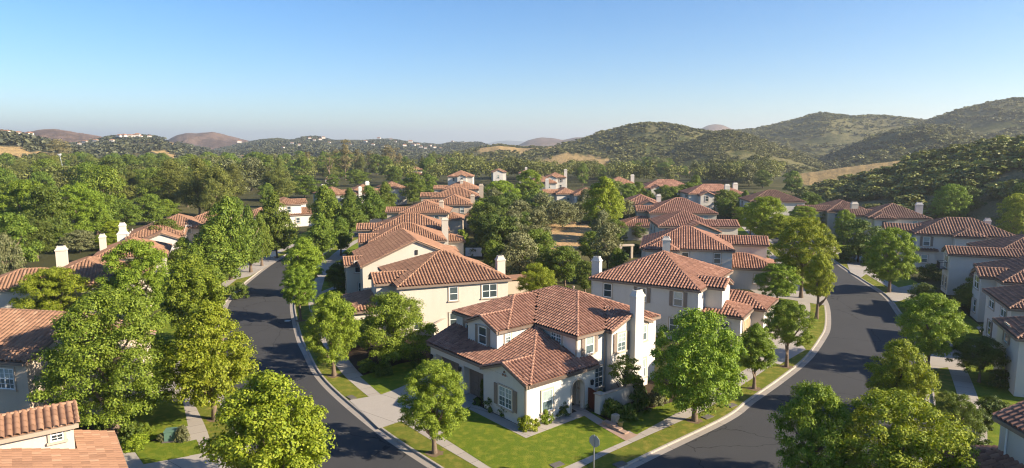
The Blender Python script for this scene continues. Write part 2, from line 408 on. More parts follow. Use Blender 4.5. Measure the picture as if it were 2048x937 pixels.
sheet('lawn', [(150, 545), (320, 490), (420, 470), (480, 525), (300, 600), (240, 622)], .030, M['lawn'], z6)
sheet('lawn', [(1250, 745), (1501, 663), (1640, 610), (1640, 650), (1501, 705), (1335, 795)], .030, M['lawn'], z6)
sheet('footpath', [(640, 662), (616, 684), (862, 810), (1112, 714), (1170, 752), (1200, 738), (1075, 660), (1050, 678), (1080, 695), (865, 772)], .040, M['concrete'], z6)
sheet('footpath', [(1170, 752), (1200, 738), (1250, 772), (1345, 795), (1290, 822)], .044, M['paver'], z6)
sheet('planting_bed', [(640, 640), (640, 662), (865, 772), (1080, 695), (1050, 678), (1060, 640), (1000, 640), (870, 700), (690, 600)], .034, M['mulch'], z6)
sheet('planting_bed', [(1090, 660), (1215, 735), (1501, 650), (1640, 600), (1600, 500), (1400, 560), (1200, 600)], .018, M['mulch'], z6)
sheet('planting_bed', [(150, 545), (320, 490), (480, 510), (470, 420), (300, 330), (60, 400)], .018, M['mulch'], z6)
sheet('dry_field', [(1070, 458), (1090, 447), (1150, 444), (1185, 452), (1190, 470), (1165, 496), (1120, 502), (1085, 494)], .02, M['dry'])
z5 = lambda x, y: (x * .3418, 617 + y * .3418)
sheet('lawn', [(720, 640), (860, 555), (1070, 545), (1100, 690), (850, 790), (700, 760)], .030, M['lawn'], z5)
sheet('lawn', [(795, 845), (1150, 770), (1185, 850), (840, 915)], .030, M['lawn'], z5)
sheet('driveway', [(720, 850), (790, 845), (840, 915), (1190, 852), (1320, 840), (1420, 990), (760, 1010)], .026, M['drive'], z5)
sheet('driveway', [(880, 500), (1075, 480), (1110, 545), (1290, 560), (1270, 505), (1060, 440), (880, 450)], .026, M['drive'], z5)
sheet('planting_bed', [(560, 700), (850, 780), (1130, 770), (1120, 690), (1040, 660), (700, 690)], .018, M['mulch'], z5)
# driveways and side paths along the streets
for nm, pts in (('driveway', [(1452, 700), (1490, 712), (1560, 730), (1612, 700), (1585, 668), (1520, 640), (1480, 650)]),
                ('driveway', [(1520, 592), (1580, 600), (1652, 612), (1648, 598), (1600, 580), (1545, 575), (1500, 580)]),
                ('driveway', [(1700, 545), (1722, 556), (1745, 540), (1790, 520), (1750, 505), (1690, 515)]),
                ('driveway', [(1770, 588), (1790, 605), (1830, 595), (1870, 580), (1850, 565), (1800, 575)]),
                ('driveway', [(1850, 715), (1858, 740), (1900, 735), (1960, 715), (1950, 690), (1890, 700)]),
                ('driveway', [(1900, 920), (1960, 940), (1990, 960), (2020, 930), (1960, 905)]),
                ('footpath', [(1952, 655), (1975, 680), (2003, 685), (2003, 678), (1985, 672), (1965, 652)]),
                ('driveway', [(618, 545), (640, 552), (690, 530), (715, 515), (695, 505), (650, 520)]),
                ('footpath', [(640, 590), (672, 578), (690, 574), (690, 570), (670, 573), (640, 585)]),
                ('driveway', [(470, 560), (500, 553), (560, 520), (545, 512), (500, 525), (440, 545)])):
    sheet(nm, pts, .028 if nm == 'driveway' else .036, M['drive'] if nm == 'driveway' else M['concrete'])

# ------------------------------------------------------------------ house builder
class W:
    """one wing: wall rectangle, eave height, sloped sides, pitch, overhang"""
    def __init__(s, a0, a1, b0, b1, z, sl, p=.42, o=.3, walls=None, zb=0.0, nowall=False):
        s.a0, s.a1, s.b0, s.b1, s.z, s.sl, s.p, s.o, s.zb = a0, a1, b0, b1, z, sl, p, o, zb
        s.walls = walls; s.nowall = nowall
        s.A0, s.A1, s.B0, s.B1 = a0 - o, a1 + o, b0 - o, b1 + o
    def h(s, a, b):
        t = np.full(np.shape(a), 1e9)
        if 'a' in s.sl: t = np.minimum(t, a - s.A0)
        if 'A' in s.sl: t = np.minimum(t, s.A1 - a)
        if 'b' in s.sl: t = np.minimum(t, b - s.B0)
        if 'B' in s.sl: t = np.minimum(t, s.B1 - b)
        return s.z + s.p * t
    def inext(s, a, b): return (a > s.A0) & (a < s.A1) & (b > s.B0) & (b < s.B1)
    def inwall(s, a, b, m=0.0): return (a > s.a0 + m) & (a < s.a1 - m) & (b > s.b0 + m) & (b < s.b1 - m)

def hidden(ws, wi, a, b, z, eps=.012):
    d = np.zeros(np.shape(a), bool)
    for j, w in enumerate(ws):
        if j == wi: continue
        hj = w.h(a, b); inn = w.inext(a, b)
        over = (hj > z + eps) | ((np.abs(hj - z) <= eps) & (j < wi))
        d |= inn & over & ((w.inwall(a, b) & (not w.nowall)) | (hj - z < .9))
    return d

def roof_build(ws, tile=.33, ns=6, course=.40):
    VV = []; QQ = []; UV = []; base = 0
    amp = tile * .21
    for wi, w in enumerate(ws):
        for side in w.sl:
            if side in 'aA': v0, v1, U = w.B0, w.B1, w.A1 - w.A0; opp = 'A' if side == 'a' else 'a'; lo_, hi_ = 'b', 'B'
            else: v0, v1, U = w.A0, w.A1, w.B1 - w.B0; opp = 'B' if side == 'b' else 'b'; lo_, hi_ = 'a', 'A'
            if opp in w.sl: U /= 2
            st = tile / ns; g = np.arange(math.floor(v0 / st) + 1, math.ceil(v1 / st)) * st
            v = np.concatenate([[v0], g[(g > v0 + 1e-4) & (g < v1 - 1e-4)], [v1]])
            um = np.full(len(v), U)
            if lo_ in w.sl: um = np.minimum(um, v - v0)
            if hi_ in w.sl: um = np.minimum(um, v1 - v)
            nu = int(math.ceil(U / course)); k = np.arange(nu)[:, None]
            lo = np.minimum(k * course, um[None]); hi = np.minimum((k + 1) * course + .03, um[None])
            ph = v / tile; wave = np.abs(np.cos(np.pi * ph)) ** .8 * amp * 2
            P = np.zeros((nu, len(v), 2, 3))
            for e, (u, lift) in enumerate(((lo, .042), (hi, .008))):
                z = w.z + w.p * u + wave[None] + lift
                if side == 'a': x, y = w.A0 + u, np.broadcast_to(v, u.shape)
                elif side == 'A': x, y = w.A1 - u, np.broadcast_to(v, u.shape)
                elif side == 'b': x, y = np.broadcast_to(v, u.shape), w.B0 + u
                else: x, y = np.broadcast_to(v, u.shape), w.B1 - u
                P[:, :, e, 0], P[:, :, e, 1], P[:, :, e, 2] = x, y, z
            ok = ((hi - lo)[:, :-1] > .01) | ((hi - lo)[:, 1:] > .01)
            cen = (P[:, :-1, 0] + P[:, :-1, 1] + P[:, 1:, 0] + P[:, 1:, 1]) / 4
            zc = w.h(cen[..., 0], cen[..., 1])
            ok &= ~hidden(ws, wi, cen[..., 0], cen[..., 1], zc)
            kk, vv = np.nonzero(ok); n = len(v)
            i0 = base + (kk * n + vv) * 2; i1 = i0 + 2
            q = np.stack([i0, i1, i1 + 1, i0 + 1], 1)
            if side in 'Ab': pass
            else: q = q[:, ::-1]
            if side in 'aA': q = q if side == 'A' else q
            VV.append(P.reshape(-1, 3)); QQ.append(q); base += nu * n * 2
            uv = np.zeros((nu, n, 2, 2)); uv[..., 0] = (v / tile + 500.5)[None, :, None]; uv[..., 1] = (np.arange(nu) + .5)[:, None, None] + 37 * wi + 11 * 'aAbB'.index(side)
            UV.append(uv.reshape(-1, 2))
            # underlay
            c0 = v0 + (U if lo_ in w.sl else 0); c1 = v1 - (U if hi_ in w.sl else 0)
            if c0 > c1: c0 = c1 = (v0 + v1) / 2; U = min(U, (v1 - v0) / 2)
            pts = [(v0, 0), (v1, 0), (c1, U), (c0, U)]; L = []
            for vq, u in pts:
                z = w.z + w.p * u - .035
                L.append({'a': (w.A0 + u, vq, z), 'A': (w.A1 - u, vq, z), 'b': (vq, w.B0 + u, z), 'B': (vq, w.B1 - u, z)}[side])
            VV.append(np.array(L)); QQ.append(np.array([[base, base + 1, base + 2, base + 3]])); UV.append(np.zeros((4, 2))); base += 4
    return np.concatenate(VV), QQ, np.concatenate(UV)

def cap_build(ws, step=.36, r=.125):
    VV = []; QQ = []; UV = []; base = 0; cnt = 0
    def seg(wi, p, q):
        nonlocal base, cnt
        p = np.array(p); q = np.array(q); L = np.linalg.norm(q - p)
        if L < .3: return
        n = max(1, int(round(L / step))); d = (q - p) / L
        s = np.cross(d, (0, 0, 1)); s /= np.linalg.norm(s); up = np.cross(s, d)
        for k in range(n):
            a = p + d * L * k / n; b = p + d * (L * (k + 1) / n + .03); c = (a + b) / 2
            if hidden(ws, wi, np.array(c[0]), np.array(c[1]), np.array(c[2]), .06): continue
            for e, (pt, rr, lf) in enumerate(((a, r * 1.06, .045), (b, r * .92, .02))):
                for j in range(6):
                    t = math.pi * j / 5; VV.append(pt + s * (rr * math.cos(t)) + up * (rr * .75 * math.sin(t) + lf)); UV.append((cnt + .5, 900.5))
            for j in range(5): QQ.append((base + j, base + j + 1, base + 7 + j, base + 6 + j))
            base += 12; cnt += 1
    for wi, w in enumerate(ws):
        Wd, D = w.A1 - w.A0, w.B1 - w.B0; sl = w.sl
        m = 1e9
        if 'a' in sl and 'A' in sl: m = min(m, Wd / 2)
        if 'b' in sl and 'B' in sl: m = min(m, D / 2)
        hh = lambda a, b: (a, b, w.z + w.p * max(0, min([t for c, t in (('a', a - w.A0), ('A', w.A1 - a), ('b', b - w.B0), ('B', w.B1 - b)) if c in sl])))
        for (ca, x, sx) in (('a', w.A0, 1), ('A', w.A1, -1)):
            for (cb, y, sy) in (('b', w.B0, 1), ('B', w.B1, -1)):
                if ca in sl and cb in sl:
                    mm = min(m, Wd, D); seg(wi, (x, y, w.z), hh(x + sx * mm, y + sy * mm))
        bm, am = (w.B0 + w.B1) / 2, (w.A0 + w.A1) / 2
        if 'b' in sl and 'B' in sl:
            s0 = w.A0 + (D / 2 if 'a' in sl else 0); s1 = w.A1 - (D / 2 if 'A' in sl else 0)
            if s1 > s0 + .3: seg(wi, hh(s0, bm), hh(s1, bm))
        if 'a' in sl and 'A' in sl:
            s0 = w.B0 + (Wd / 2 if 'b' in sl else 0); s1 = w.B1 - (Wd / 2 if 'B' in sl else 0)
            if s1 > s0 + .3: seg(wi, hh(am, s0), hh(am, s1))
        for c, x in (('a', w.A0 + .06), ('A', w.A1 - .06)):
            if c not in sl and 'b' in sl and 'B' in sl: seg(wi, hh(x, w.B0), hh(x, bm)); seg(wi, hh(x, w.B1), hh(x, bm))
        for c, y in (('b', w.B0 + .06), ('B', w.B1 - .06)):
            if c not in sl and 'a' in sl and 'A' in sl: seg(wi, hh(w.A0, y), hh(am, y)); seg(wi, hh(w.A1, y), hh(am, y))
    return np.array(VV), QQ, np.array(UV)

def wall_build(ws, extra=()):
    mb = MB()
    for i, w in enumerate(ws):
        e = .004 * i; top = w.z + w.p * w.o - .05
        if w.walls is not None:
            for bx in w.walls: mb.box(*bx)
        elif not w.nowall: mb.box(w.a0 + e, w.a1 - e, w.b0 + e, w.b1 - e, w.zb, top)
        if w.nowall: continue
        a0, a1, b0, b1 = w.a0 + e, w.a1 - e, w.b0 + e, w.b1 - e; bm, am = (b0 + b1) / 2, (a0 + a1) / 2
        hh = lambda a, b: float(w.h(np.array(a), np.array(b))) - .05
        if 'b' in w.sl and 'B' in w.sl:
            for c, x, sg in (('a', a0, 1), ('A', a1, -1)):
                if c not in w.sl: mb.prism([(x, b0, top - .02), (x, b1, top - .02), (x, bm, hh(x, bm))], (sg * .3, 0, 0))
        elif 'a' in w.sl and 'A' in w.sl:
            for c, y, sg in (('b', b0, 1), ('B', b1, -1)):
                if c not in w.sl: mb.prism([(a0, y, top - .02), (a1, y, top - .02), (am, y, hh(am, y))], (0, sg * .3, 0))
        elif w.sl in ('ab', 'ba'):
            mb.prism([(a0, b1, top - .02), (a1, b1, top - .02), (a1, b1, hh(a1, b1))], (0, -.3, 0))
    for bx in extra: mb.box(*bx)
    return mb

def fascia_build(ws):
    mb = MB()
    for i, w in enumerate(ws):
        z1 = w.z - .012 - .003 * i; z0 = z1 - .19; g = .09
        x0 = w.A0 if 'a' in w.sl else w.a0; x1 = w.A1 if 'A' in w.sl else w.a1
        y0 = w.B0 if 'b' in w.sl else w.b0; y1 = w.B1 if 'B' in w.sl else w.b1
        mb.box(x0 + .02, x1 - .02, y0 + .02, y1 - .02, z0 + .05, z0 + .09)      # soffit board
        if 'a' in w.sl: mb.box(w.A0 - .05, w.A0 + g, y0 + (.09 if 'b' in w.sl else 0), y1 - (.09 if 'B' in w.sl else 0), z0, z1 + .02)
        if 'A' in w.sl: mb.box(w.A1 - g, w.A1 + .05, y0 + (.09 if 'b' in w.sl else 0), y1 - (.09 if 'B' in w.sl else 0), z0, z1 + .02)
        if 'b' in w.sl: mb.box(x0 - .05, x1 + .05, w.B0 - .05, w.B0 + g, z0 - .002, z1 + .022)
        if 'B' in w.sl: mb.box(x0 - .05, x1 + .05, w.B1 - g, w.B1 + .05, z0 - .002, z1 + .022)
        hh = lambda a, b: float(w.h(np.array(a), np.array(b))) - .03
        def rk(p, q, off):
            d = .18; mb.prism([p, q, (q[0], q[1], q[2] - d), (p[0], p[1], p[2] - d)], off)
        if 'b' in w.sl and 'B' in w.sl:
            bm = (w.B0 + w.B1) / 2
            for c, x, sg in (('a', w.A0 + .01, 1), ('A', w.A1 - .01, -1)):
                if c not in w.sl:
                    rk((x, w.B0, hh(x, w.B0)), (x, bm, hh(x, bm)), (sg * .28, 0, 0)); rk((x, bm, hh(x, bm)), (x, w.B1, hh(x, w.B1)), (sg * .281, 0, 0))
        elif 'a' in w.sl and 'A' in w.sl:
            am = (w.A0 + w.A1) / 2
            for c, y, sg in (('b', w.B0 + .01, 1), ('B', w.B1 - .01, -1)):
                if c not in w.sl:
                    rk((w.A0, y, hh(w.A0, y)), (am, y, hh(am, y)), (0, sg * .28, 0)); rk((am, y, hh(am, y)), (w.A1, y, hh(w.A1, y)), (0, sg * .281, 0))
    return mb

WC = {}
def win_meshes(w, h, mull, bars):
    k = (round(w, 2), round(h, 2), mull, bars)
    if k in WC: return WC[k]
    f = MB(); t = .065; d = .05                      # canonical: x along wall, -y outwards, z up from centre
    f.box(-w / 2, w / 2, -d, .02, h / 2 - t, h / 2); f.box(-w / 2, w / 2, -d, .02, -h / 2, -h / 2 + t)
    f.box(-w / 2, -w / 2 + t, -d, .02, -h / 2 + t, h / 2 - t); f.box(w / 2 - t, w / 2, -d, .02, -h / 2 + t, h / 2 - t)
    n = mull + 1
    for m in range(1, n): x = -w / 2 + w * m / n; f.box(x - .04, x + .04, -d, .015, -h / 2 + t, h / 2 - t)
    for m in range(n):
        xa = -w / 2 + w * m / n + (.04 if m else t); xb = -w / 2 + w * (m + 1) / n - (.04 if m < n - 1 else t)
        f.box(xa, xb, -d + .008, .012, -.03, .03)
        if bars:
            f.box((xa + xb) / 2 - .013, (xa + xb) / 2 + .013, -.03, .01, -h / 2 + t, -.03); f.box((xa + xb) / 2 - .013, (xa + xb) / 2 + .013, -.03, .01, .03, h / 2 - t)
            for zz in (-h / 4, h / 4): f.box(xa, (xa + xb) / 2 - .013, -.03, .01, zz - .013, zz + .013); f.box((xa + xb) / 2 + .013, xb, -.03, .01, zz - .013, zz + .013)
    g = MB(); g.box(-w / 2 + .03, w / 2 - .03, -.018, -.006, -h / 2 + .03, h / 2 - .03)
    s = MB(); tw = .11
    s.box(-w / 2 - tw, w / 2 + tw, -.075, .0, h / 2, h / 2 + tw); s.box(-w / 2 - tw, -w / 2, -.07, .0, -h / 2, h / 2); s.box(w / 2, w / 2 + tw, -.07, .0, -h / 2, h / 2)
    s.box(-w / 2 - tw - .06, w / 2 + tw + .06, -.13, .0, -h / 2 - .12, -h / 2)
    sh = MB(); sw = max(.32, w * .27)
    sh.box(-sw / 2, sw / 2, -.06, .0, -h / 2 - .03, h / 2 + .03)
    for q in range(int(h / .11)): zz = -h / 2 + .06 + q * .11; sh.box(-sw / 2 + .05, sw / 2 - .05, -.078, -.06, zz, zz + .06)
    WC[k] = dict(f=f.mesh('window', M['frame']), g=g.mesh('pane', M['glass']), gb=g.mesh('pane', M['glass_blind']), s=s.mesh('trim', M['trim']), sh=sh.mesh('shutter', M['shutter']), sw=sw)
    return WC[k]
ROT = {'b': 0.0, 'A': math.pi / 2, 'B': math.pi, 'a': -math.pi / 2}
def window(hs, side, plane, c, z, w=1.0, h=1.5, mull=0, bars=False, shut=False, blind=False, trim=True):
    ms = win_meshes(w, h, mull, bars); r = ROT[side]
    n = {'b': (0, -1), 'B': (0, 1), 'a': (-1, 0), 'A': (1, 0)}[side]
    loc = (c, plane, z) if side in 'bB' else (plane, c, z)
    loc = (loc[0] + n[0] * .004, loc[1] + n[1] * .004, z)
    o = ob('window', ms['f'], hs, loc, r)
    ob('pane', ms['gb'] if blind else ms['g'], o)
    if trim: ob('trim', ms['s'], o)
    if shut:
        for sg in (-1, 1): 
            t = ob('shutter', ms['sh'], o, (sg * (w / 2 + .13 + ms['sw'] / 2), -.003, 0))
    return o
def flat_part(hs, name, side, plane, c, z0, z1, w, mat, panels=0, proud=.05):
    """door / garage door: slab with raised panels and a frame"""
    mb = MB(); mb.box(-w / 2, w / 2, -proud, .02, 0, z1 - z0)
    if panels:
        cols = max(1, int(round(w / .62))); 
        for i in range(cols):
            for j in range(panels):
                hx = w / cols; hz = (z1 - z0) / panels
                mb.box(-w / 2 + i * hx + .06, -w / 2 + (i + 1) * hx - .06, -proud - .018, -proud, j * hz + .06, (j + 1) * hz - .06)
    n = {'b': (0, -1), 'B': (0, 1), 'a': (-1, 0), 'A': (1, 0)}[side]
    loc = (c, plane, z0) if side in 'bB' else (plane, c, z0)
    o = ob(name, mb.mesh(name, mat), hs, (loc[0] + n[0] * .004, loc[1] + n[1] * .004, z0), ROT[side])
    t = MB(); tt = .14
    t.box(-w / 2 - tt, -w / 2, -.10, .0, 0, z1 - z0); t.box(w / 2, w / 2 + tt, -.10, .0, 0, z1 - z0); t.box(-w / 2 - tt, w / 2 + tt, -.105, .0, z1 - z0, z1 - z0 + tt)
    ob('trim', t.mesh('trim', M['trim']), o); return o
def chimney(hs, ca, cb, w, d, z0, z1, wallmat, flue=True):
    mb = MB(); mb.box(ca - w / 2, ca + w / 2, cb - d / 2, cb + d / 2, z0, z1)
    o = ob('chimney', mb.mesh('chimney', wallmat), hs)
    c = MB(); c.box(ca - w / 2 - .07, ca + w / 2 + .07, cb - d / 2 - .07, cb + d / 2 + .07, z1, z1 + .14)
    c.frustum((ca, cb), w + .04, d + .04, w * .68, d * .68, z1 + .14, z1 + .48); c.box(ca - w * .37, ca + w * .37, cb - d * .37, cb + d * .37, z1 + .48, z1 + .56)
    ob('chimney_cap', c.mesh('chimney_cap', wallmat), o)
    if flue:
        f = MB(); f.box(ca - w * .22, ca + w * .22, cb - d * .2, cb + d * .2, z1 + .56, z1 + .62); ob('flue', f.mesh('flue', M['dark_metal']), o)
    return o

FOOT = []
def lod(y): 
    return (.30, 6, .38) if y < 62 else ((.34, 6, .42) if y < 105 else ((.42, 4, .5) if y < 190 else (.55, 3, 1.2)))
def house(label, loc, az, ws, roof='roof_red', wall='stucco_warm', fascia='fascia', extra=(), tilespec=None, cat='house', group='tile-roofed houses of the neighbourhood'):
    """az: compass direction (from +Y towards +X) of the local a axis"""
    hs = thing('house', label, cat, (loc[0], loc[1], 0), math.pi / 2 - az, group); FOOT.append((loc, az, ws))
    t = tilespec or lod(loc[1])
    ob('wall', wall_build(ws, extra).mesh('wall', M[wall]), hs)
    V, Q, UV = roof_build(ws, *t); V2, Q2, UV2 = cap_build(ws, .36 if loc[1] < 120 else .8, .125 if loc[1] < 120 else .16)
    if len(Q2): Q = list(Q) + [np.array(Q2) + len(V)]; V = np.concatenate([V, V2]); UV = np.concatenate([UV, UV2])
    ob('roof', np_mesh('roof', V, Q, M[roof], smooth=True, uv=UV), hs)
    ob('fascia', fascia_build(ws).mesh('fascia', M[fascia]), hs)
    return hs
def auto_windows(hs, ws, seed, gap=3.3, blind=.5, sides='bBaA', shutp=.0, z1=4.35, z0=1.55, detail=True):
    r = random.Random(seed)
    for i, w in enumerate(ws):
        if w.nowall or w.walls is not None: continue
        for s in sides:
            e = .004 * i
            lo, hi, pl = {'b': (w.a0, w.a1, w.b0 + e), 'B': (w.a0, w.a1, w.b1 - e), 'a': (w.b0, w.b1, w.a0 + e), 'A': (w.b0, w.b1, w.a1 - e)}[s]
            n = max(1, int((hi - lo) / gap)); n_ = {'b': (0, -1), 'B': (0, 1), 'a': (-1, 0), 'A': (1, 0)}[s]
            for k in range(n):
                c = lo + (hi - lo) * (k + .5) / n + r.uniform(-.2, .2)
                for z in ([z0, z1] if w.z > 4.5 else [z0]):
                    if r.random() < .12: continue
                    big = r.random() < .25
                    ww, hh = (1.7, 1.5) if big and n < 5 else (.95, 1.5)
                    if w.z < 4.5: hh = 1.3
                    x, y = (c, pl) if s in 'bB' else (pl, c); ok = True
                    for dd in (-ww / 2 - .2, 0, ww / 2 + .2):
                        xx = x + n_[0] * .35 + (dd if s in 'bB' else 0); yy = y + n_[1] * .35 + (dd if s in 'aA' else 0)
                        for j, w2 in enumerate(ws):
                            if j == i: continue
                            if w2.inext(np.array(xx), np.array(yy)):
                                if w2.z - .3 > z - hh / 2 - .2 and (w2.inwall(np.array(xx), np.array(yy)) or w2.z < z + hh) : ok = False
                                if float(w2.h(np.array(xx), np.array(yy))) > z - hh / 2 - .15 and w2.z < z: ok = False
                                if w2.inwall(np.array(xx), np.array(yy)) and w2.z > z: ok = False
                    if not ok: continue
                    window(hs, s, pl, c, z, ww, hh, 1 if ww > 1.2 else 0, False, r.random() < shutp, r.random() < blind, detail)

# ================================================================== the corner house
C0 = G(1053, 859); AZ0 = R(50.5)
Pm = .40; Ps = .36
def L0(px, py, z):
    g = G(px, py, z); d = (g[0] - C0[0], g[1] - C0[1]); e1 = (math.sin(AZ0), math.cos(AZ0)); e2 = (-e1[1], e1[0])
    return d[0] * e1[0] + d[1] * e1[1], d[0] * e2[0] + d[1] * e2[1]
mw = [W(5.95, 15.4, .95, 13.2, 5.5, 'aAbB', Pm, .25),
      W(3.1, 12.0, 5.9, 13.05, 5.5, 'aAbB', Pm, .25),
      W(2.0, 8.0, 5.9, 9.8, 5.5, 'bB', Pm, .25),
      W(9.1, 13.7, .3, 7.0, 5.5, 'aA', Pm, .25),
      W(.35, 7.1, .0, 13.15, 3.25, 'ab', Ps, .25, walls=[(1.05, 6.0, 5.2, 13.1, 0, 3.2)]),
      W(.0, 5.2, .0, 4.95, 3.252, 'bB', Ps, .25, walls=[(.0, 4.15, .0, 4.95, 0, 3.28), (4.15, 6.2, 1.5, 5.0, 0, 3.2), (6.05, 7.0, .02, 1.5, 0, 3.15)])]
# garage front: piers and lintel in front of the set-back door wall; arch piece is added below
gar = [(.42, 1.05, 12.35, 13.1, 0, 3.2), (.42, 1.05, 8.25, 8.85, 0, 3.2), (.42, 1.05, 4.96, 5.6, 0, 3.2), (.42, 1.05, 8.85, 12.35, 2.42, 3.2), (.42, 1.05, 5.6, 8.25, 2.42, 3.2),
       (5.96, 7.05, .96, 1.5, 0, 3.1)]
main = house('white two-storey house with reddish tile roof on the corner between both streets', C0, AZ0, mw, 'roof_main', 'stucco_white', 'fascia', gar, (.30, 8, .38))
# arch wall with an opening
def arch_wall(hs, a0, a1, b0, th, ztop, ca, hw, spring):
    n = 14; mb = MB()
    arc = [(ca - hw * math.cos(math.pi * k / n), spring + hw * math.sin(math.pi * k / n)) for k in range(n + 1)]
    def quad(p):
        mb.prism([(x, b0, z) for x, z in p], (0, th, 0))
    quad([(a0, 0), (ca - hw, 0), (ca - hw, spring), (a0, spring)]); quad([(ca + hw, 0), (a1, 0), (a1, spring), (ca + hw, spring)])
    quad([(a0, spring), (ca - hw, spring)] + [arc[k] for k in range(1, n // 2 + 1)] + [(ca, ztop), (a0, ztop)])
    quad([arc[k] for k in range(n // 2, n)] + [(ca + hw, spring), (a1, spring), (a1, ztop), (ca, ztop)])
    o = ob('arch', mb.mesh('arch', M['stucco_white']), hs)
    t = MB(); r0, r1 = hw, hw + .13
    for k in range(n):
        p0, p1 = math.pi * k / n, math.pi * (k + 1) / n
        pts = [(ca - r * math.cos(p), spring + r * math.sin(p)) for r, p in ((r0, p0), (r1, p0), (r1, p1), (r0, p1))]
        t.prism([(x, b0 - .035, z) for x, z in pts], (0, .035, 0))
    for sg in (-1, 1): t.box(min(ca + sg * r0, ca + sg * r1), max(ca + sg * r0, ca + sg * r1), b0 - .035, b0, 0, spring)
    ob('trim', t.mesh('trim', M['trim']), o)
arch_wall(main, 4.152, 6.05, .004, .35, 3.2, 5.1, .62, 1.85)
flat_part(main, 'door', 'b', 1.5, 5.15, .0, 2.15, 1.0, M['door_dark'], 3)
flat_part(main, 'garage_door', 'a', 1.05, 10.6, 0, 2.4, 3.3, M['garage'], 4)
flat_part(main, 'garage_door', 'a', 1.05, 6.95, 0, 2.4, 2.4, M['garage'], 4)
window(main, 'a', 0, 2.35, 1.65, 1.55, 1.55, 1, True, True, True)
window(main, 'b', 0, 1.95, 1.65, 1.05, 1.6, 0, False, False, True)
window(main, 'a', 2.008, 7.75, 4.75, 1.05, 1.45, 0, False, True, False)
window(main, 'a', 3.104, 11.1, 4.75, .95, 1.35, 0, False, True, False)
window(main, 'b', 5.908, 3.1, 4.85, .55, .95, 0, True, False, True)
window(main, 'a', 5.95, 3.3, 4.9, 1.2, .95, 1, True, False, False)
window(main, 'b', .95, 7.25, 4.55, .9, 1.4, 0, False, True, True)
window(main, 'b', .95, 7.9, 1.7, 1.9, 1.7, 1, True, False, False)
window(main, 'b', .312, 10.25, 4.35, .95, 1.5, 0, True, True, True)
window(main, 'b', .312, 13.1, 4.6, .5, 1.3, 0, False, False, True)
window(main, 'b', .312, 13.1, 1.6, .5, 1.6, 0, False, False, True)
window(main, 'A', 15.4, 5.0, 4.5, .95, 1.4, 0, True); window(main, 'A', 15.4, 9.0, 1.6, 1.8, 1.5, 1, True); window(main, 'B', 13.2, 10.0, 4.5, .95, 1.4, 0, True)
chimney(main, 11.75, .02, 1.02, .62, 2.3, 7.9, M['stucco_white'])
mb = MB(); mb.frustum((11.75, .06), 1.45, .7, 1.02, .62, 1.9, 2.3); mb.box(11.75 - .725, 11.75 + .725, -.29, .41, 0, 1.9); ob('chimney_base', mb.mesh('chimney_base', M['stucco_white']), main)
for (x, y, z) in ((-.02, 2.48, 3.55), (-.02, 2.33, 3.32), (-.02, 2.63, 3.32)):
    t = MB(); t.tube([(x, y, z), (x - .05, y, z)], .085, 8); ob('gable_vent', t.mesh('gable_vent', M['roof_main']), main)
for (y, z) in ((7.85, 6.2), (7.75, 6.2)):
    t = MB(); t.tube([(1.99, y, z), (1.94, y, z)], .07, 8); ob('gable_vent', t.mesh('gable_vent', M['roof_main']), main)
def lantern(hs, side, loc):
    t = MB(); t.frustum((0, -.16), .16, .16, .2, .2, -.2, .12); t.frustum((0, -.16), .24, .24, .06, .06, .12, .22); t.box(-.03, .03, -.1, 0, -.03, .06)
    ob('wall_lantern', t.mesh('wall_lantern', M['dark_metal']), hs, loc, ROT[side])
lantern(main, 'a', (.42, 12.75, 2.1)); lantern(main, 'a', (.42, 8.55, 2.1)); lantern(main, 'b', (6.5, .02, 2.0))
for (x, y, zt) in ((-.05, .12, 3.1), (5.88, 1.05, 5.3), (8.95, .87, 5.3)):
    dp = MB(); dp.tube([(x, y, .05), (x, y, zt)], .045, 6); ob('downpipe', dp.mesh('downpipe', M['fascia_tan']), main)
for px, py, zz in ((1147, 580, 8.0),):
    a, b = L0(px, py, 7.4); t = MB(); t.tube([(a, b, 6.6), (a, b, 7.62)], .06, 7); t.tube([(a, b, 7.62), (a, b, 7.74)], .11, 7); ob('roof_vent', t.mesh('roof_vent', M['fascia_tan']), main)

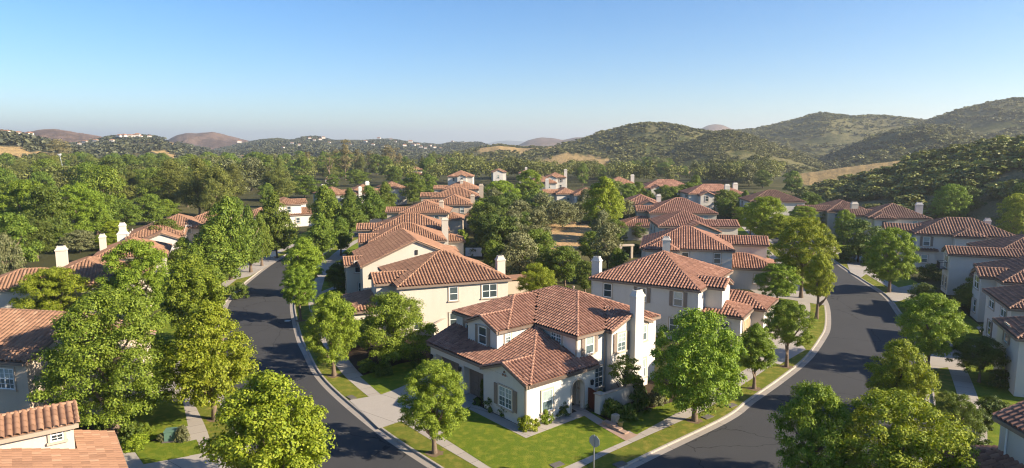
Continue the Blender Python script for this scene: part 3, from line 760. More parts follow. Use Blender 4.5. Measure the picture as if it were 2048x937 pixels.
# ================================================================== the other houses (eave corner nearest left, direction of the front eave)
def at(px, py, z): g = G(px, py, z); return g
def std(label, px, py, az, Wd, D, side, seed, roof='roof_red', wall='stucco_warm', p=.43, z=5.5, dorm=(.25, 3.6, 1.6), skirt=(.3, .95, 4.0), chim=(), extra_w=(), det=True, fascia='fascia', shutp=.15, fl=0):
    o = .3; az = R(az); g = G(px, py, z); ws = [W(o, Wd - o, o, D - o, z, 'aAbB', p, o)]
    if dorm:
        b0 = D * dorm[0]; 
        if side == 'l': ws.append(W(-dorm[2], Wd * .5, b0, b0 + dorm[1], z, 'bB', p, o))
        elif side == 'r': ws.append(W(Wd * .5, Wd + dorm[2], b0, b0 + dorm[1], z, 'bB', p, o))
        else: ws.append(W(Wd * dorm[0], Wd * dorm[0] + dorm[1], -dorm[2], D * .5, z, 'aA', p, o))
    if skirt:
        b0, b1 = D * skirt[0], D * skirt[1]
        if side == 'l': ws.append(W(-skirt[2], 3.2, b0, b1, 2.95, 'aAbB', .36, o))
        elif side == 'r': ws.append(W(Wd - 3.2, Wd + skirt[2], b0, b1, 2.95, 'aAbB', .36, o))
        else: ws.append(W(Wd * skirt[0], Wd * skirt[1], -skirt[2], 3.2, 2.95, 'aAbB', .36, o))
    for e in extra_w: ws.append(W(*e))
    hs = house(label, g, az, ws, roof, wall, fascia)
    auto_windows(hs, ws, seed, 3.2 if g[1] < 120 else 3.8, .45, shutp=shutp, detail=det)
    if skirt and g[1] < 140:
        w = ws[2 if dorm else 1]; gm = M['garage_tan'] if seed % 2 else M['garage']
        if side == 'l': flat_part(hs, 'garage_door', 'a', w.a0 + .008, (w.b0 + w.b1) / 2, 0, 2.3, min(4.6, (w.b1 - w.b0) * .6), gm, 4)
        elif side == 'r': flat_part(hs, 'garage_door', 'A', w.a1 - .008, (w.b0 + w.b1) / 2, 0, 2.3, min(4.6, (w.b1 - w.b0) * .6), gm, 4)
    for (a, b, w, zt) in chim: chimney(hs, a, b, w, .75, .0 if (a < .3 or a > Wd - .3 or b < .3 or b > D - .3) else 4, zt, M[wall])
    return hs

std('cream two-storey house with pyramid tile roof just behind the corner house on its left', 794, 576, 69.5, 12.5, 11.8, 'l', 3, 'roof_red', 'stucco_warm', dorm=(.22, 3.4, 1.7), skirt=(.15, .8, 4.2), chim=((12.7, 4.2, .95, 6.9),))
# gable-fronted house
g = G(722, 538, 5.0); ws = [W(.3, 13.7, 1.2, 13, 5.0, 'aA', .44, .3), W(-1.4, 6, 5.0, 8.6, 4.6, 'bB', .4, .3), W(6, 15.6, 5, 11, 3.0, 'aAbB', .36, .3)]
hs = house('cream house with one broad front gable, second back from the corner house', g, R(72), ws, 'roof_red', 'stucco_warm')
auto_windows(hs, ws[1:], 5)
t = MB(); t.box(6.9, 7.2, 1.1, 1.2, 6.2, 6.8); ob('gable_vent', t.mesh('gable_vent', M['dark_metal']), hs)
std('cream house with stepped gabled roof, third in the row on the left street', 736, 486, 79, 11.8, 10.5, 'f', 7, 'roof_red', 'stucco_warm', dorm=None, skirt=None, p=.42, extra_w=((-1.2, 7, 2.0, 6.5, 5.2, 'bB', .42, .3), (10, 13.8, 4, 9, 3.0, 'aAbB', .36, .3)))
std('cream house with square chimney at its right end, fourth on the left street', 745, 463, 82, 13, 11, 'l', 8, 'roof_red', 'stucco_warm', dorm=(.2, 3.5, 2.6), skirt=None, p=.42, chim=((12.2, -.1, 1.1, 7.2),), extra_w=((11, 15.5, 2, 7.5, 3.2, 'aAbB', .36, .3),))
std('cream house with a broad hipped front, fifth in the row along the left street', 797, 428, 88, 10.8, 12, 'l', 9, 'roof_red', 'stucco_tan', dorm=(.3, 3.5, 3), skirt=None, chim=((8.8, 4, .9, 7.6),), extra_w=((9, 13.5, 1, 7, 4.2, 'aAbB', .4, .3),))
std('cream house with hipped roof and end chimney, sixth on the left street', 866, 411, 88, 9.6, 12, 'l', 10, 'roof_red', 'stucco_tan', dorm=(.3, 3.5, 2.5), skirt=None, chim=((9.5, 3, 1.0, 7.4),), extra_w=((8, 11.5, -1.5, 5, 3.2, 'aAbB', .36, .3),))
std('tile-roofed house with tall pale chimney at its right end, seventh on the left street', 861, 396, 89, 13.6, 12, 'l', 12, 'roof_red', 'stucco_tan', dorm=(.3, 4, 3), skirt=None, chim=((13.9, 3, 1.2, 8.6),))
std('tile-roofed house at the far end of the row along the left street', 885, 380, 89, 12, 12, 'l', 13, 'roof_red', 'stucco_warm', dorm=(.3, 4, 3), skirt=None, chim=((6, 4, 1.0, 8.0),))
# right-hand column facing the right street
std('white two-storey house with broad brown tile roof directly behind the corner house on its right', 1178, 557, 122.2, 12.3, 12.5, 'r', 21, 'roof_main', 'stucco_white', dorm=(.2, 2.9, 1.5), skirt=(.14, .52, 3.6), chim=((-.75, 3.6, .95, 6.8),), extra_w=((10, 17.2, 6.2, 11.6, 2.95, 'aAbB', .36, .3),), fl=1)
std('white house with a chimney on its front wall, second on the right street', 1279, 496.5, 103.4, 12.9, 12, 'r', 22, 'roof_main', 'stucco_white', dorm=(.55, 4.2, 5.0), skirt=(.1, .75, 6.0), chim=((3.7, -1.4, 1.05, 6.9),), extra_w=((.9, 5.2, -1.3, 5.0, 5.5, 'aAbB', .43, .3),))
std('cream house with small gable peeping over a lower roof, third back on the right street', 1316, 454, 93, 10.8, 11.5, 'r', 23, 'roof_main', 'stucco_warm', dorm=None, skirt=None, extra_w=((6, 14.2, .5, 4.6, 5.5, 'bB', .42, .3), (3.2, 10.2, -2.6, 5, 4.9, 'aA', .40, .3)))
std('cream house with dark left roof slope and low tiled wing, right street', 1298, 427, 95, 14.5, 13, 'l', 24, 'roof_main', 'stucco_warm', dorm=(.35, 4, 2.0), skirt=(-.2, .5, 6.0))
std('white house with hipped roof and small white chimney, fifth on the right street', 1246, 410, 95, 9.5, 12, 'f', 26, 'roof_main', 'stucco_white', dorm=(.4, 4.5, 1.8), skirt=None, chim=((8.9, 3, 1.1, 7.4),))
# far side of the right street
std('white house with stepped hips in a brown roof, beside the round street tree', 1829, 468.6, 111.4, 14.5, 11, 'l', 31, 'roof_brown', 'stucco_white', dorm=(.35, 4, 3.5), skirt=(.0, .45, 3.5), chim=((12, 8.5, .9, 7.2),), extra_w=((5.5, 9.5, -1.2, 5, 5.5, 'aAbB', .42, .3),))
g = G(1896, 509.6, 5.5); ws = [W(.3, 9.5, .3, 3.7, 5.5, 'bB', .42, .3), W(5.2, 20, .8, 12, 5.5, 'aAbB', .42, .3), W(8.2, 13.5, -.8, 6, 5.5, 'aAbB', .42, .3), W(3.0, 14.5, -4.5, 3.2, 2.95, 'aAbB', .36, .3)]
hs = house('white house with a gabled wing and iron balcony facing the right street, brown tile roof', g, R(111), ws, 'roof_brown', 'stucco_white')
auto_windows(hs, ws[1:], 33); window(hs, 'a', .3, 2.0, 4.3, 1.3, 1.7, 1, False, False, False); window(hs, 'a', .3, 1.2, 1.5, .7, 1.6); window(hs, 'a', .3, 2.8, 1.5, .7, 1.6)
t = MB()
for k in range(13): t.box(-.6, -.57, 1.1 + k * .15, 1.125 + k * .15, 3.4, 4.2)
t.box(-.62, -.55, 1.05, 3.0, 4.2, 4.25); t.box(-.62, .3, 1.05, 3.0, 3.3, 3.4); t.box(-.6, .3, 1.05, 1.09, 4.2, 4.25); t.box(-.6, .3, 2.96, 3.0, 4.2, 4.25)
ob('balcony', t.mesh('balcony', M['dark_metal']), hs)
std('pale house with small gable and shaded front, behind the shrubs at the right edge', 2004, 566, 112, 13, 12, 'l', 34, 'roof_brown', 'stucco_white', dorm=(.25, 3.2, 1.2), skirt=None, z=5.2)
std('grey stucco house in shade with brown roof cut by the right edge, beside the hedge', 2018, 618, 112, 12, 9, 'l', 35, 'roof_brown', 'stucco_grey', dorm=None, skirt=None, z=5.0)
std('pale shaded house with the narrow tile gable at the right edge above the round hedge', 2033, 678, 112, 12, 6.5, 'l', 36, 'roof_brown', 'stucco_grey', dorm=None, skirt=None, z=4.8)
g = G(1983, 832, 5.6); g2 = G(2048, 869, 5.6); az5 = math.atan2(g2[0] - g[0], g2[1] - g[1]); ws = [W(.3, 9, .3, 4.0, 5.6, 'bB', .45, .28), W(-1.6, 8, -1.8, 3.0, 2.9, 'aAbB', .36, .28)]
hs = house('house with large curved brown roof tiles in the bottom right corner', g, az5, ws, 'roof_main', 'stucco_grey', tilespec=(.34, 8, .42))
t = MB(); t.tube([(.9, .22, 3.3), (.9, .22, 5.4)], .05, 7); ob('downpipe', t.mesh('downpipe', M['frame']), hs)
# beyond the far bend
std('white house with brown roof and stout chimney, beyond the bend of the right street', 1736, 436, 105, 11.5, 12, 'l', 41, 'roof_brown', 'stucco_white', dorm=(.3, 4.5, 3), skirt=None, chim=((10.7, 6, 1.3, 7.8),), extra_w=((1, 4.5, -1.5, 5, 5.5, 'aAbB', .42, .3),))
std('white house with three narrow gable windows and pale front chimney beyond the right street', 1654, 424, 97, 9.6, 12, 'l', 42, 'roof_brown', 'stucco_warm', dorm=(.15, 4, 5.0), skirt=None, chim=((5.5, -.2, 1.4, 7.2),))
std('white house with arched front gable behind the leafy street trees, beyond the right street', 1500, 404, 95, 14, 12, 'l', 43, 'roof_brown', 'stucco_white', dorm=None, skirt=None, extra_w=((1.0, 5.2, -2, 6, 5.5, 'aA', .45, .3),))
std('large white house with two tall white chimneys at the foot of the hills', 1377, 389, 90, 17.2, 12, 'l', 44, 'roof_main', 'stucco_white', dorm=None, skirt=None, chim=((11.2, -.3, 1.5, 8.0), (16, 7, 1.5, 8.0)), extra_w=((3, 7, -2.2, 6, 5.3, 'aA', .45, .3), (7.6, 10.4, -1.2, 5, 5.5, 'aAbB', .42, .3)))
std('white house with brown hipped roof and short chimney before the golden field', 1288, 377, 90, 17, 12, 'l', 45, 'roof_main', 'stucco_white', dorm=None, skirt=None, chim=((14.6, -.3, 1.5, 6.6),), extra_w=((2, 6.5, -2.0, 6, 5.3, 'aA', .45, .3),))
std('white house with a tall right chimney among trees, farthest along the foot of the hills', 1211, 369, 90, 11.5, 11, 'l', 46, 'roof_red', 'stucco_white', dorm=None, skirt=None, chim=((10.8, 5, 1.3, 8.4),), extra_w=((5, 8.5, -2, 6, 5.3, 'aAbB', .42, .3),))
# mid distance in the middle of the picture
std('white-walled house with brown hipped roof left of the tall poplar in the middle distance', 1148, 391, 86, 8.5, 10, 'f', 51, 'roof_red', 'stucco_white', dorm=(.3, 3.6, 1.2), skirt=None)
std('house with wide plain tile roof slope behind the olive trees', 1112, 389, 84, 7, 11, 'l', 52, 'roof_red', 'stucco_white', dorm=(.3, 4, 3), skirt=None)
std('white house with a blue-shaded front and small chimney behind the olive trees', 1052, 367, 90, 11.8, 11, 'f', 53, 'roof_red', 'stucco_white', dorm=(.03, 4, 1.5), skirt=None, chim=((8, -.2, 1.3, 6.8),))
std('white house with twin roof peaks and a tall chimney behind the bright round tree', 1090, 356, 90, 9.5, 11, 'f', 54, 'roof_red', 'stucco_white', dorm=(.1, 4, 1.5), skirt=None, chim=((9.4, 4, 1.4, 8.6),))
std('white house with a pyramid roof standing alone above the trees near the fan palm', 894, 354, 90, 12, 12, 'f', 55, 'roof_red', 'stucco_white', dorm=(.4, 4, 1.2), skirt=None)
std('narrow two-storey house with orange roof half hidden by trees left of the fan palm', 813, 341, 90, 8.8, 9, 'f', 56, 'roof_orange', 'stucco_white', dorm=None, skirt=(.0, 1.2, 4.0))
std('small white house with a steep orange gable in the tree belt', 983, 345, 86, 7.6, 10, 'f', 57, 'roof_orange', 'stucco_white', dorm=(.1, 5, 1), skirt=None, z=6.5)
std('small white house with short chimney peeping through the tree belt', 1037, 347, 90, 6.5, 9, 'f', 58, 'roof_red', 'stucco_white', dorm=None, skirt=None, chim=((4, 4, 1.2, 8),))
# left of the left street
g = G(18, 877, 5.2)
LB = G(158, 848, 5.2); azb = math.atan2(LB[0] - g[0], LB[1] - g[1])
ws = [W(-6.5, 2.75, .25, 3.0, 5.2, 'bB', .42, .25), W(-8, 4.62, -9, 3.0, 3.0, 'A', .30, .25)]
e1 = (math.sin(azb), math.cos(azb)); hs = house('house with bright orange tile roof in the bottom left corner, small upper window', g, azb, ws, 'roof_orange', 'stucco_warm', 'fascia_tan', tilespec=(.33, 8, .40))
window(hs, 'b', .25, 2.0, 4.8, .6, .75, 0, True, False, False)
g = G(52, 733, 5.0); ws = [W(-12, -.3, .3, 10, 5.2, 'abB', .42, .3), W(-12, 2.4, 4.0, 9.0, 4.9, 'bB', .42, .3)]
hs = house('tan stucco house with large curved tiles cut by the left picture edge', g, R(100), ws, 'roof_orange', 'stucco_tan', 'fascia', tilespec=(.36, 8, .42))
window(hs, 'b', .3, -2.1, 3.9, 1.5, 1.5, 1, True, False, True); window(hs, 'A', -.3, 2.2, 3.9, .9, 1.3)
def hip2(label, px, py, z, az, Wd, D, roof, wall, seed, extra=(), chim=(), p=.42):
    g = G(px, py, z); ws = [W(.3, Wd - .3, .3, D - .3, z, 'aAbB', p, .3)] + [W(*e) for e in extra]
    hs = house(label, g, R(az), ws, roof, wall); auto_windows(hs, ws, seed, 3.4)
    for (a, b, w, zt) in chim: chimney(hs, a, b, w, .9, 3, zt, M[wall])
    return hs
hip2('house with pale orange hipped roof and white chimney behind the yellow-green tree on the left', 51, 579, 4.6, 66, 10, 12, 'roof_orange', 'stucco_warm', 61, extra=((-5, 4, 2, 9, 4.4, 'aAbB', .4, .3), (6, 11.5, 6, 10, 4.6, 'bB', .42, .3)), chim=((2.2, 7.5, 1.1, 7.6),))
hip2('house with dull brown hipped roof and small white chimney behind the left street trees', 180, 520, 4.4, 66, 9.5, 11, 'roof_red', 'stucco_warm', 62, chim=((.8, 6.5, .8, 6.6),))
hip2('house with grey-white stepped chimney and orange roof partly in shade, left of the street', 250, 478, 4.6, 66, 9, 11, 'roof_orange', 'stucco_white', 63, extra=((3, 8, -2, 5, 4.4, 'aA', .4, .3),), chim=((-.4, 1.5, 1.7, 5.2), (-.4, 1.6, 1.0, 6.6)))
hip2('house with long orange roof ridge above the clipped dark tree, left of the street', 290, 460, 4.6, 70, 10, 11, 'roof_orange', 'stucco_warm', 64, extra=((7, 12, 3, 9, 4.4, 'aAbB', .4, .3),))
hip2('house with a hipped tan roof and low chimney behind the pointed street trees', 362, 447, 5.0, 78, 8, 10, 'roof_red', 'stucco_warm', 65, chim=((7.6, 6, 1.1, 6.8),))
hip2('house showing an orange roof slope between two pointed street trees on the left', 478, 434, 5.0, 82, 6, 10, 'roof_orange', 'stucco_white', 66, chim=((6.2, 6, .9, 7.6),))
std('white-walled house with bright orange hipped roof in the gap between left street trees', 553, 411, 60, 6.2, 10, 'r', 67, 'roof_orange', 'stucco_white', dorm=(.35, 3.5, 1.6), skirt=(.0, .7, 5.0), det=True)
std('house with an orange hipped roof and slim chimney, second beyond the left street gap', 640, 392, 62, 9.5, 11, 'r', 68, 'roof_orange', 'stucco_white', dorm=(.35, 4, 1.6), skirt=None, chim=((2.0, 5, 1.0, 8.0),))
std('house with long orange roof and two white chimneys, third beyond the left street gap', 696, 389, 66, 11, 11, 'r', 69, 'roof_orange', 'stucco_white', dorm=(.35, 4, 1.6), skirt=None, chim=((7, 6, 1.2, 8.4), (3.6, .2, 1.0, 7.2)))
std('house with orange roof nearly hidden by pointed trees, last beyond the left street gap', 762, 378, 70, 9, 11, 'r', 70, 'roof_orange', 'stucco_white', dorm=None, skirt=None)
hip2('low white house with tan roof among trees at the far left edge', 8, 362, 3.2, 80, 19, 12, 'roof_red', 'stucco_white', 71, extra=((-8, 4, -3, 8, 3.0, 'aAbB', .3, .3),), chim=((9, 8, 1.8, 6.8),))
hip2('narrow white two-storey house beside the dark cypress on the left', 107, 349, 6.0, 80, 9.5, 10, 'roof_red', 'stucco_white', 72, chim=((9.5, 1, 1.6, 8.6),))

# ------------------------------------------------------------------ hills
def hill_mat(name, scrub, soil, amount, sc=1.0):
    m, nt, out = new_mat(name); p = pos(nt)
    n1 = noise(nt, .10 * sc, 5, p, .75); n2 = noise(nt, .012 * sc, 4, p, .6)
    f = math_n(nt, 'ADD', n1, math_n(nt, 'MULTIPLY', math_n(nt, 'SUBTRACT', n2, .5), .9))
    c = mixc(nt, ramp(nt, f, [(amount - .07, (0, 0, 0)), (amount + .07, (1, 1, 1))]), scrub, soil)
    at = N(nt, 'Attribute', attribute_name='tint')
    n3 = noise(nt, .09 * sc, 3, p)
    gold = mixc(nt, n3, (.30, .20, .085), (.44, .31, .14))
    c = mixc(nt, at.outputs['Fac'], c, gold)
    principled(nt, out, c, .95, .05, bump(nt, noise(nt, .22 * sc, 4, p, .75), 1.0, 2.2 / sc)); return m
HM = {'scrub': hill_mat('hill_scrub', (.060, .068, .024), (.150, .135, .060), .50),
      'slope': hill_mat('hill_slope', (.075, .078, .030), (.20, .165, .085), .47),
      'mixed': hill_mat('hill_mixed', (.065, .070, .030), (.170, .125, .070), .50, .6),
      'brown': hill_mat('hill_brown', (.105, .070, .050), (.185, .120, .085), .48, .5),
      'blue': hill_mat('hill_blue', (.060, .066, .044), (.15, .125, .09), .56, .5)}
CHV = CT + .1332 * ST
def hdir(px):
    u = (px - CX) / F; l = math.hypot(u, CHV); return u / l, CHV / l
def melev(px, py):
    r = ray(px, py); return r[2] / math.hypot(r[0], r[1])
HILLS = []
def hill(crest, Rd, df, mat, spur=.25, lam=160, seed=1, gold=(), step=3.0, rows=72, back=.6):
    xs = np.array([c[0] for c in crest], float); ys = np.array([c[1] for c in crest], float)
    px = np.arange(xs[0], xs[-1] + step, step); py = np.interp(px, xs, ys)
    k = np.array([1, 2, 3, 2, 1.]); k /= k.sum(); pyp = np.pad(py, 2, mode='edge'); py = np.convolve(pyp, k, 'valid')
    py = py + (fbm(px / 14, px * 0 + seed, seed, 3) - .5) * 1.6
    me = np.array([melev(a, b) for a, b in zip(px, py)]); D = np.array([hdir(a) for a in px])
    Rr = Rd if hasattr(Rd, '__len__') else [Rd, Rd]
    Rc = np.interp(px, [xs[0], xs[-1]], Rr); zc = H + Rc * me
    t = np.concatenate([np.linspace(0, 1, rows), 1 + np.linspace(0, 1, 9)[1:] * back])
    T, _ = np.meshgrid(t, px, indexing='ij')
    rr = Rc[None] + (T - 1) * df
    x = rr * D[None, :, 0]; y = rr * D[None, :, 1]
    S = np.where(T <= 1, np.sin(np.clip(T, 0, 1) * math.pi / 2) ** 1.25, np.cos(np.clip((T - 1) / back, 0, 1) * math.pi / 2))
    z = -4 + (zc[None] + 4) * S
    rg = 1 - np.abs(2 * fbm(x / lam, y / (lam * 1.8), seed + 5, 3) - 1) * 2.2
    n2 = fbm(x / (lam * .22), y / (lam * .22), seed + 9, 4) - .5
    amp = np.clip(np.sin(np.clip(T, 0, 1) * math.pi), 0, 1) ** .8
    z = z + amp * (spur * np.maximum(zc[None] + 6, 8) * (rg - .35) + n2 * .10 * np.maximum(zc[None], 12))
    lim = H + rr * (me[None] - .0006); z = np.where(T < .985, np.minimum(z, lim), z)
    gm = np.zeros_like(z)
    for (gx_, gt, wx, wt) in gold:
        d = ((px[None] - gx_) / wx) ** 2 + ((T - gt) / wt) ** 2 + (fbm(px[None] / 9 + T * 3, T * 14, seed + 3, 3) - .5) * 1.3
        gm = np.maximum(gm, np.clip((1.1 - d) * 3, 0, 1))
    V = np.c_[x.ravel(), y.ravel(), z.ravel()]; nr, nc = z.shape
    i, j = np.meshgrid(np.arange(nc - 1), np.arange(nr - 1)); b = (j * nc + i).ravel()
    tint = np.repeat(gm.ravel()[:, None], 4, 1)
    o = struct('hills', np_mesh('hills', V, [np.stack([b, b + 1, b + nc + 1, b + nc], 1)], HM[mat], smooth=True, tint=tint))
    HILLS.append(dict(x=x, y=y, z=z, gm=gm, T=T, px=px, o=o)); return HILLS[-1]
hA = hill([(-330, 300), (-200, 268), (-100, 266), (0, 269), (35, 273), (70, 280), (110, 292), (150, 301), (190, 308)], 900, 470, 'blue', .06, 150, 2, gold=((25, .40, 60, .10), (-150, .5, 90, .12), (105, .45, 40, .08)))
hB = hill([(20, 300), (60, 264), (85, 260), (115, 259), (150, 265), (200, 273), (260, 285), (330, 305)], 1900, 400, 'brown', .14, 260, 3)
hC = hill([(90, 305), (150, 291), (190, 285), (230, 276), (300, 274), (330, 281), (380, 295), (420, 303)], 1350, 820, 'mixed', .14, 180, 4, gold=((352, .8, 22, .14), (330, .35, 26, .07), (250, .72, 30, .05)))
hD = hill([(300, 305), (335, 281), (355, 271), (375, 266), (398, 267), (428, 264), (455, 271), (490, 280), (530, 290), (560, 300)], 2300, 500, 'brown', .16, 260, 5)
hE = hill([(380, 308), (440, 296), (480, 290), (520, 282), (560, 279), (580, 283), (610, 276), (635, 275), (665, 282), (720, 283), (780, 280), (840, 288), (880, 291), (910, 286), (945, 284), (965, 287), (990, 298), (1020, 308)], 2600, 2000, 'blue', .16, 300, 6, gold=((935, .75, 24, .25),))
hG = hill([(930, 300), (965, 289), (1000, 282), (1020, 281), (1050, 284), (1090, 292), (1150, 300)], 9000, 1500, 'blue', .1, 900, 7, step=6)
hH = hill([(1000, 305), (1035, 291), (1060, 279), (1085, 275), (1110, 277), (1125, 281), (1150, 276), (1180, 274), (1210, 278), (1260, 290), (1320, 300)], 3000, 600, 'brown', .14, 320, 8)
hK = hill([(1370, 290), (1400, 258), (1415, 251), (1430, 249), (1445, 251), (1470, 262), (1520, 290)], 3200, 500, 'brown', .1, 300, 9)
hI = hill([(820, 318), (880, 308), (930, 302), (960, 296), (1000, 291), (1040, 296), (1090, 296), (1140, 287), (1165, 280), (1195, 268), (1220, 262), (1250, 254), (1290, 248), (1330, 250), (1360, 255), (1392, 262), (1430, 268), (1500, 285), (1580, 300), (1660, 320)], (1100, 900), (540), 'scrub', 0.42, 170, 10, gold=((1015, .55, 60, .18), (1095, .62, 30, .08), (1150, .18, 75, .14), (1160, .75, 30, .06), (1330, .12, 60, .1)), step=2.2, rows=80)
hL = hill([(1380, 300), (1440, 270), (1470, 262), (1510, 258), (1550, 250), (1590, 240), (1620, 231), (1640, 227), (1670, 231), (1700, 235), (1740, 232), (1790, 236), (1840, 242), (1890, 244), (1960, 262), (2060, 290), (2150, 310)], 1350, 480, 'scrub', 0.38, 260, 11, step=2.2, rows=80)
hM = hill([(1780, 300), (1830, 250), (1860, 240), (1900, 226), (1940, 216), (1980, 206), (2010, 201), (2060, 199), (2150, 196), (2300, 210), (2450, 240), (2550, 300)], 1150, 520, 'scrub', 0.34, 300, 12, step=2.5, rows=80)
hJ = hill([(1250, 345), (1290, 326), (1330, 308), (1370, 290), (1400, 276), (1430, 266), (1455, 263), (1490, 270), (1530, 284), (1580, 302), (1630, 322), (1690, 345)], 700, 230, 'scrub', 0.19, 110, 13, gold=((1425, .93, 40, .05), (1290, .25, 40, .2), (1345, .80, 30, .05)), step=2.2, rows=70)
hN = hill([(1560, 345), (1620, 328), (1670, 310), (1710, 292), (1750, 275), (1800, 262), (1850, 254), (1890, 252), (1930, 262), (1970, 276), (2030, 288), (2100, 300), (2250, 310)], 850, 330, 'scrub', 0.38, 150, 14, gold=((1640, .12, 60, .12),), step=2.2, rows=80)
# golden meadow behind the last houses, then the scrubby slope on the right
hP = hill([(1440, 364), (1500, 362), (1560, 356), (1620, 347), (1680, 338), (1740, 329), (1800, 322), (1860, 316), (1950, 306)], (470, 450), 160, 'scrub', .03, 90, 15, gold=((1690, .75, 180, .55),), step=3, rows=40)
hO = hill([(1500, 396), (1560, 388), (1620, 379), (1680, 366), (1740, 351), (1790, 338), (1850, 321), (1900, 306), (1950, 297), (2000, 285), (2048, 276), (2150, 258), (2300, 235), (2500, 220)], (330, 270), 125, 'slope', .08, 60, 16, gold=((1960, .93, 80, .09), (2060, .92, 90, .1), (1830, .95, 40, .04)), step=3, rows=70)

# ------------------------------------------------------------------ foliage prototypes
def clump_leaves(rng, centers, crad, nper, leaf, out_bias=.75, flat=.85, zc=.5, hang=0.0, shape=1.0):
    """leaf quads on lumpy clumps; returns V, quads"""
    n = len(centers) * nper
    c = np.repeat(centers, nper, 0); r = np.repeat(crad, nper)
    d = rng.normal(size=(n, 3)); d /= np.linalg.norm(d, axis=1)[:, None]
    d[:, 2] = np.where(d[:, 2] < -.35, -d[:, 2] * .6, d[:, 2])
    rad = r * (.55 + .45 * rng.random(n) ** .6) ; lump = 1 + .22 * np.sin(d[:, 0] * 5 + c[:, 0] * 30) * np.cos(d[:, 1] * 6 + c[:, 1] * 20)
    p = c + d * (rad * lump)[:, None] * np.array([1, 1, flat])
    nrm = d * out_bias * 1.5 + rng.normal(size=(n, 3)) * .40 + np.array([0, 0, .25]); nrm /= np.linalg.norm(nrm, axis=1)[:, None]
    t = np.cross(nrm, rng.normal(size=(n, 3))); t /= np.linalg.norm(t, axis=1)[:, None] + 1e-9; b = np.cross(nrm, t)
    s = (leaf * (.65 + .7 * rng.random(n)))[:, None]
    if hang: t = t * (1 - hang) + np.array([0, 0, -1]) * hang; t /= np.linalg.norm(t, axis=1)[:, None]; b = np.cross(nrm, t); b /= np.linalg.norm(b, axis=1)[:, None] + 1e-9
    w = .62 * shape
    V = np.stack([p - t * s, p + b * s * w + nrm * s * .15, p + t * s, p - b * s * w + nrm * s * .15], 1).reshape(-1, 3)
    return V, np.arange(n * 4).reshape(n, 4)
def prof(kind, h):
    h = np.clip(h, 0, 1)
    if kind == 'street': return np.where(h < .36, .62 + .38 * np.sin(h / .36 * math.pi / 2), np.cos((h - .36) / .64 * math.pi / 2) ** .72)
    if kind == 'cone': return np.where(h < .25, .7 + .3 * h / .25, np.cos(np.clip((h - .25) / .75, 0, 1) * math.pi / 2) ** .85)
    if kind in ('round', 'wide', 'shrub'): return np.sqrt(np.clip(1 - (2 * h - .86) ** 2 / 1.30, 0, 1))
    if kind == 'dome': return np.sqrt(np.clip(1 - (h * .98) ** 2, 0, 1)) * np.where(h < .15, .75 + h / .6, 1)
    if kind == 'pine': return np.where(h < .3, .65 + .35 * h / .3, np.clip(1 - ((h - .3) / .75) ** 1.7, 0, 1))
    if kind == 'tall': return np.where(h < .45, .45 + .55 * h / .45, np.clip(1 - ((h - .45) / .58) ** 2, 0, 1) ** .6)
    if kind == 'column': return np.clip(np.minimum(h * 6 + .4, 1) * np.clip(1.02 - h ** 3, 0, 1), 0, 1)
def crown_mesh(name, kind, rho, mat, seed, ncl, cr, nper, leaf, gap=.0, inner=.25, hang=0.0, flat=.85, shape=1.0, jit=.16):
    """crown height 1, half width rho"""
    rng = np.random.default_rng(seed); C = []; Rd = []; tries = 0
    while len(C) < ncl and tries < ncl * 60:
        tries += 1
        h = rng.uniform(.02, .98); a = rng.uniform(0, 2 * math.pi); pr = float(prof(kind, np.array(h)))
        if rng.random() > .25 + .75 * pr: continue
        dirv = 1 + jit * (math.sin(2 * a + seed) * .5 + rng.normal() * .55)
        q = rng.uniform(.0, .7) if rng.random() < inner else rng.uniform(.70, 1.10)
        r = rho * pr * dirv * q; rc = cr * rng.uniform(.7, 1.3)
        k = max(0, r - rc * .75)
        c = (k * math.cos(a), k * math.sin(a), min(max(h, rc * .5), 1 - rc * .72))
        if gap and q > .75 and C:
            dd = np.linalg.norm(np.array(C) - np.array(c), axis=1)
            if dd.min() < gap * rc: continue
        C.append(c); Rd.append(rc)
    C = np.array(C); Rd = np.array(Rd)
    V, Q = clump_leaves(rng, C, Rd, nper, leaf, hang=hang, flat=flat, shape=shape)
    if kind != 'column':
        rr = np.percentile(np.abs(V[:, :2]), 99.75); V[:, :2] *= rho / rr
    z0, z1 = np.percentile(V[:, 2], (.3, 99.8)); V[:, 2] = (V[:, 2] - z0) / (z1 - z0)
    return np_mesh(name, V, [Q], mat)
def trunk_mesh(name, seed, mat, limbs=6, lean=.02, fork=.35):
    """unit height, base radius .1 (scaled later)"""
    r = random.Random(seed); mb = MB(); pts = []; rad = []
    for k in range(8):
        t = k / 7; pts.append((lean * math.sin(t * 3 + seed) * 3 * t, lean * math.cos(t * 2 + seed) * 3 * t, t * .86)); rad.append(.1 * (1.35 if k == 0 else 1.05 - .8 * t))
    mb.tube(pts, rad, 9)
    for i in range(limbs):
        t = fork + (.8 - fork) * i / limbs; k = int(t / .86 * 7); a = i * 2.4 + r.random(); p = Vector(pts[min(k, 7)]); L = r.uniform(.22, .34)
        d = Vector((math.cos(a), math.sin(a), 0)) * 1.3
        mb.tube([p, p + d * L * .8 + Vector((0, 0, L * .35)), p + d * L * 1.7 + Vector((0, 0, L * 1.0))], [.045, .03, .012], 6)
    return mb.mesh(name, mat, True)
PR = {}
def proto(key, kind, rho, mat, ncl, cr, nper, leaf, count=3, **k):
    PR[key] = [(crown_mesh('crown', kind, rho, M[mat], 100 * len(PR) + s, ncl, cr, nper, leaf, **k), rho) for s in range(count)]
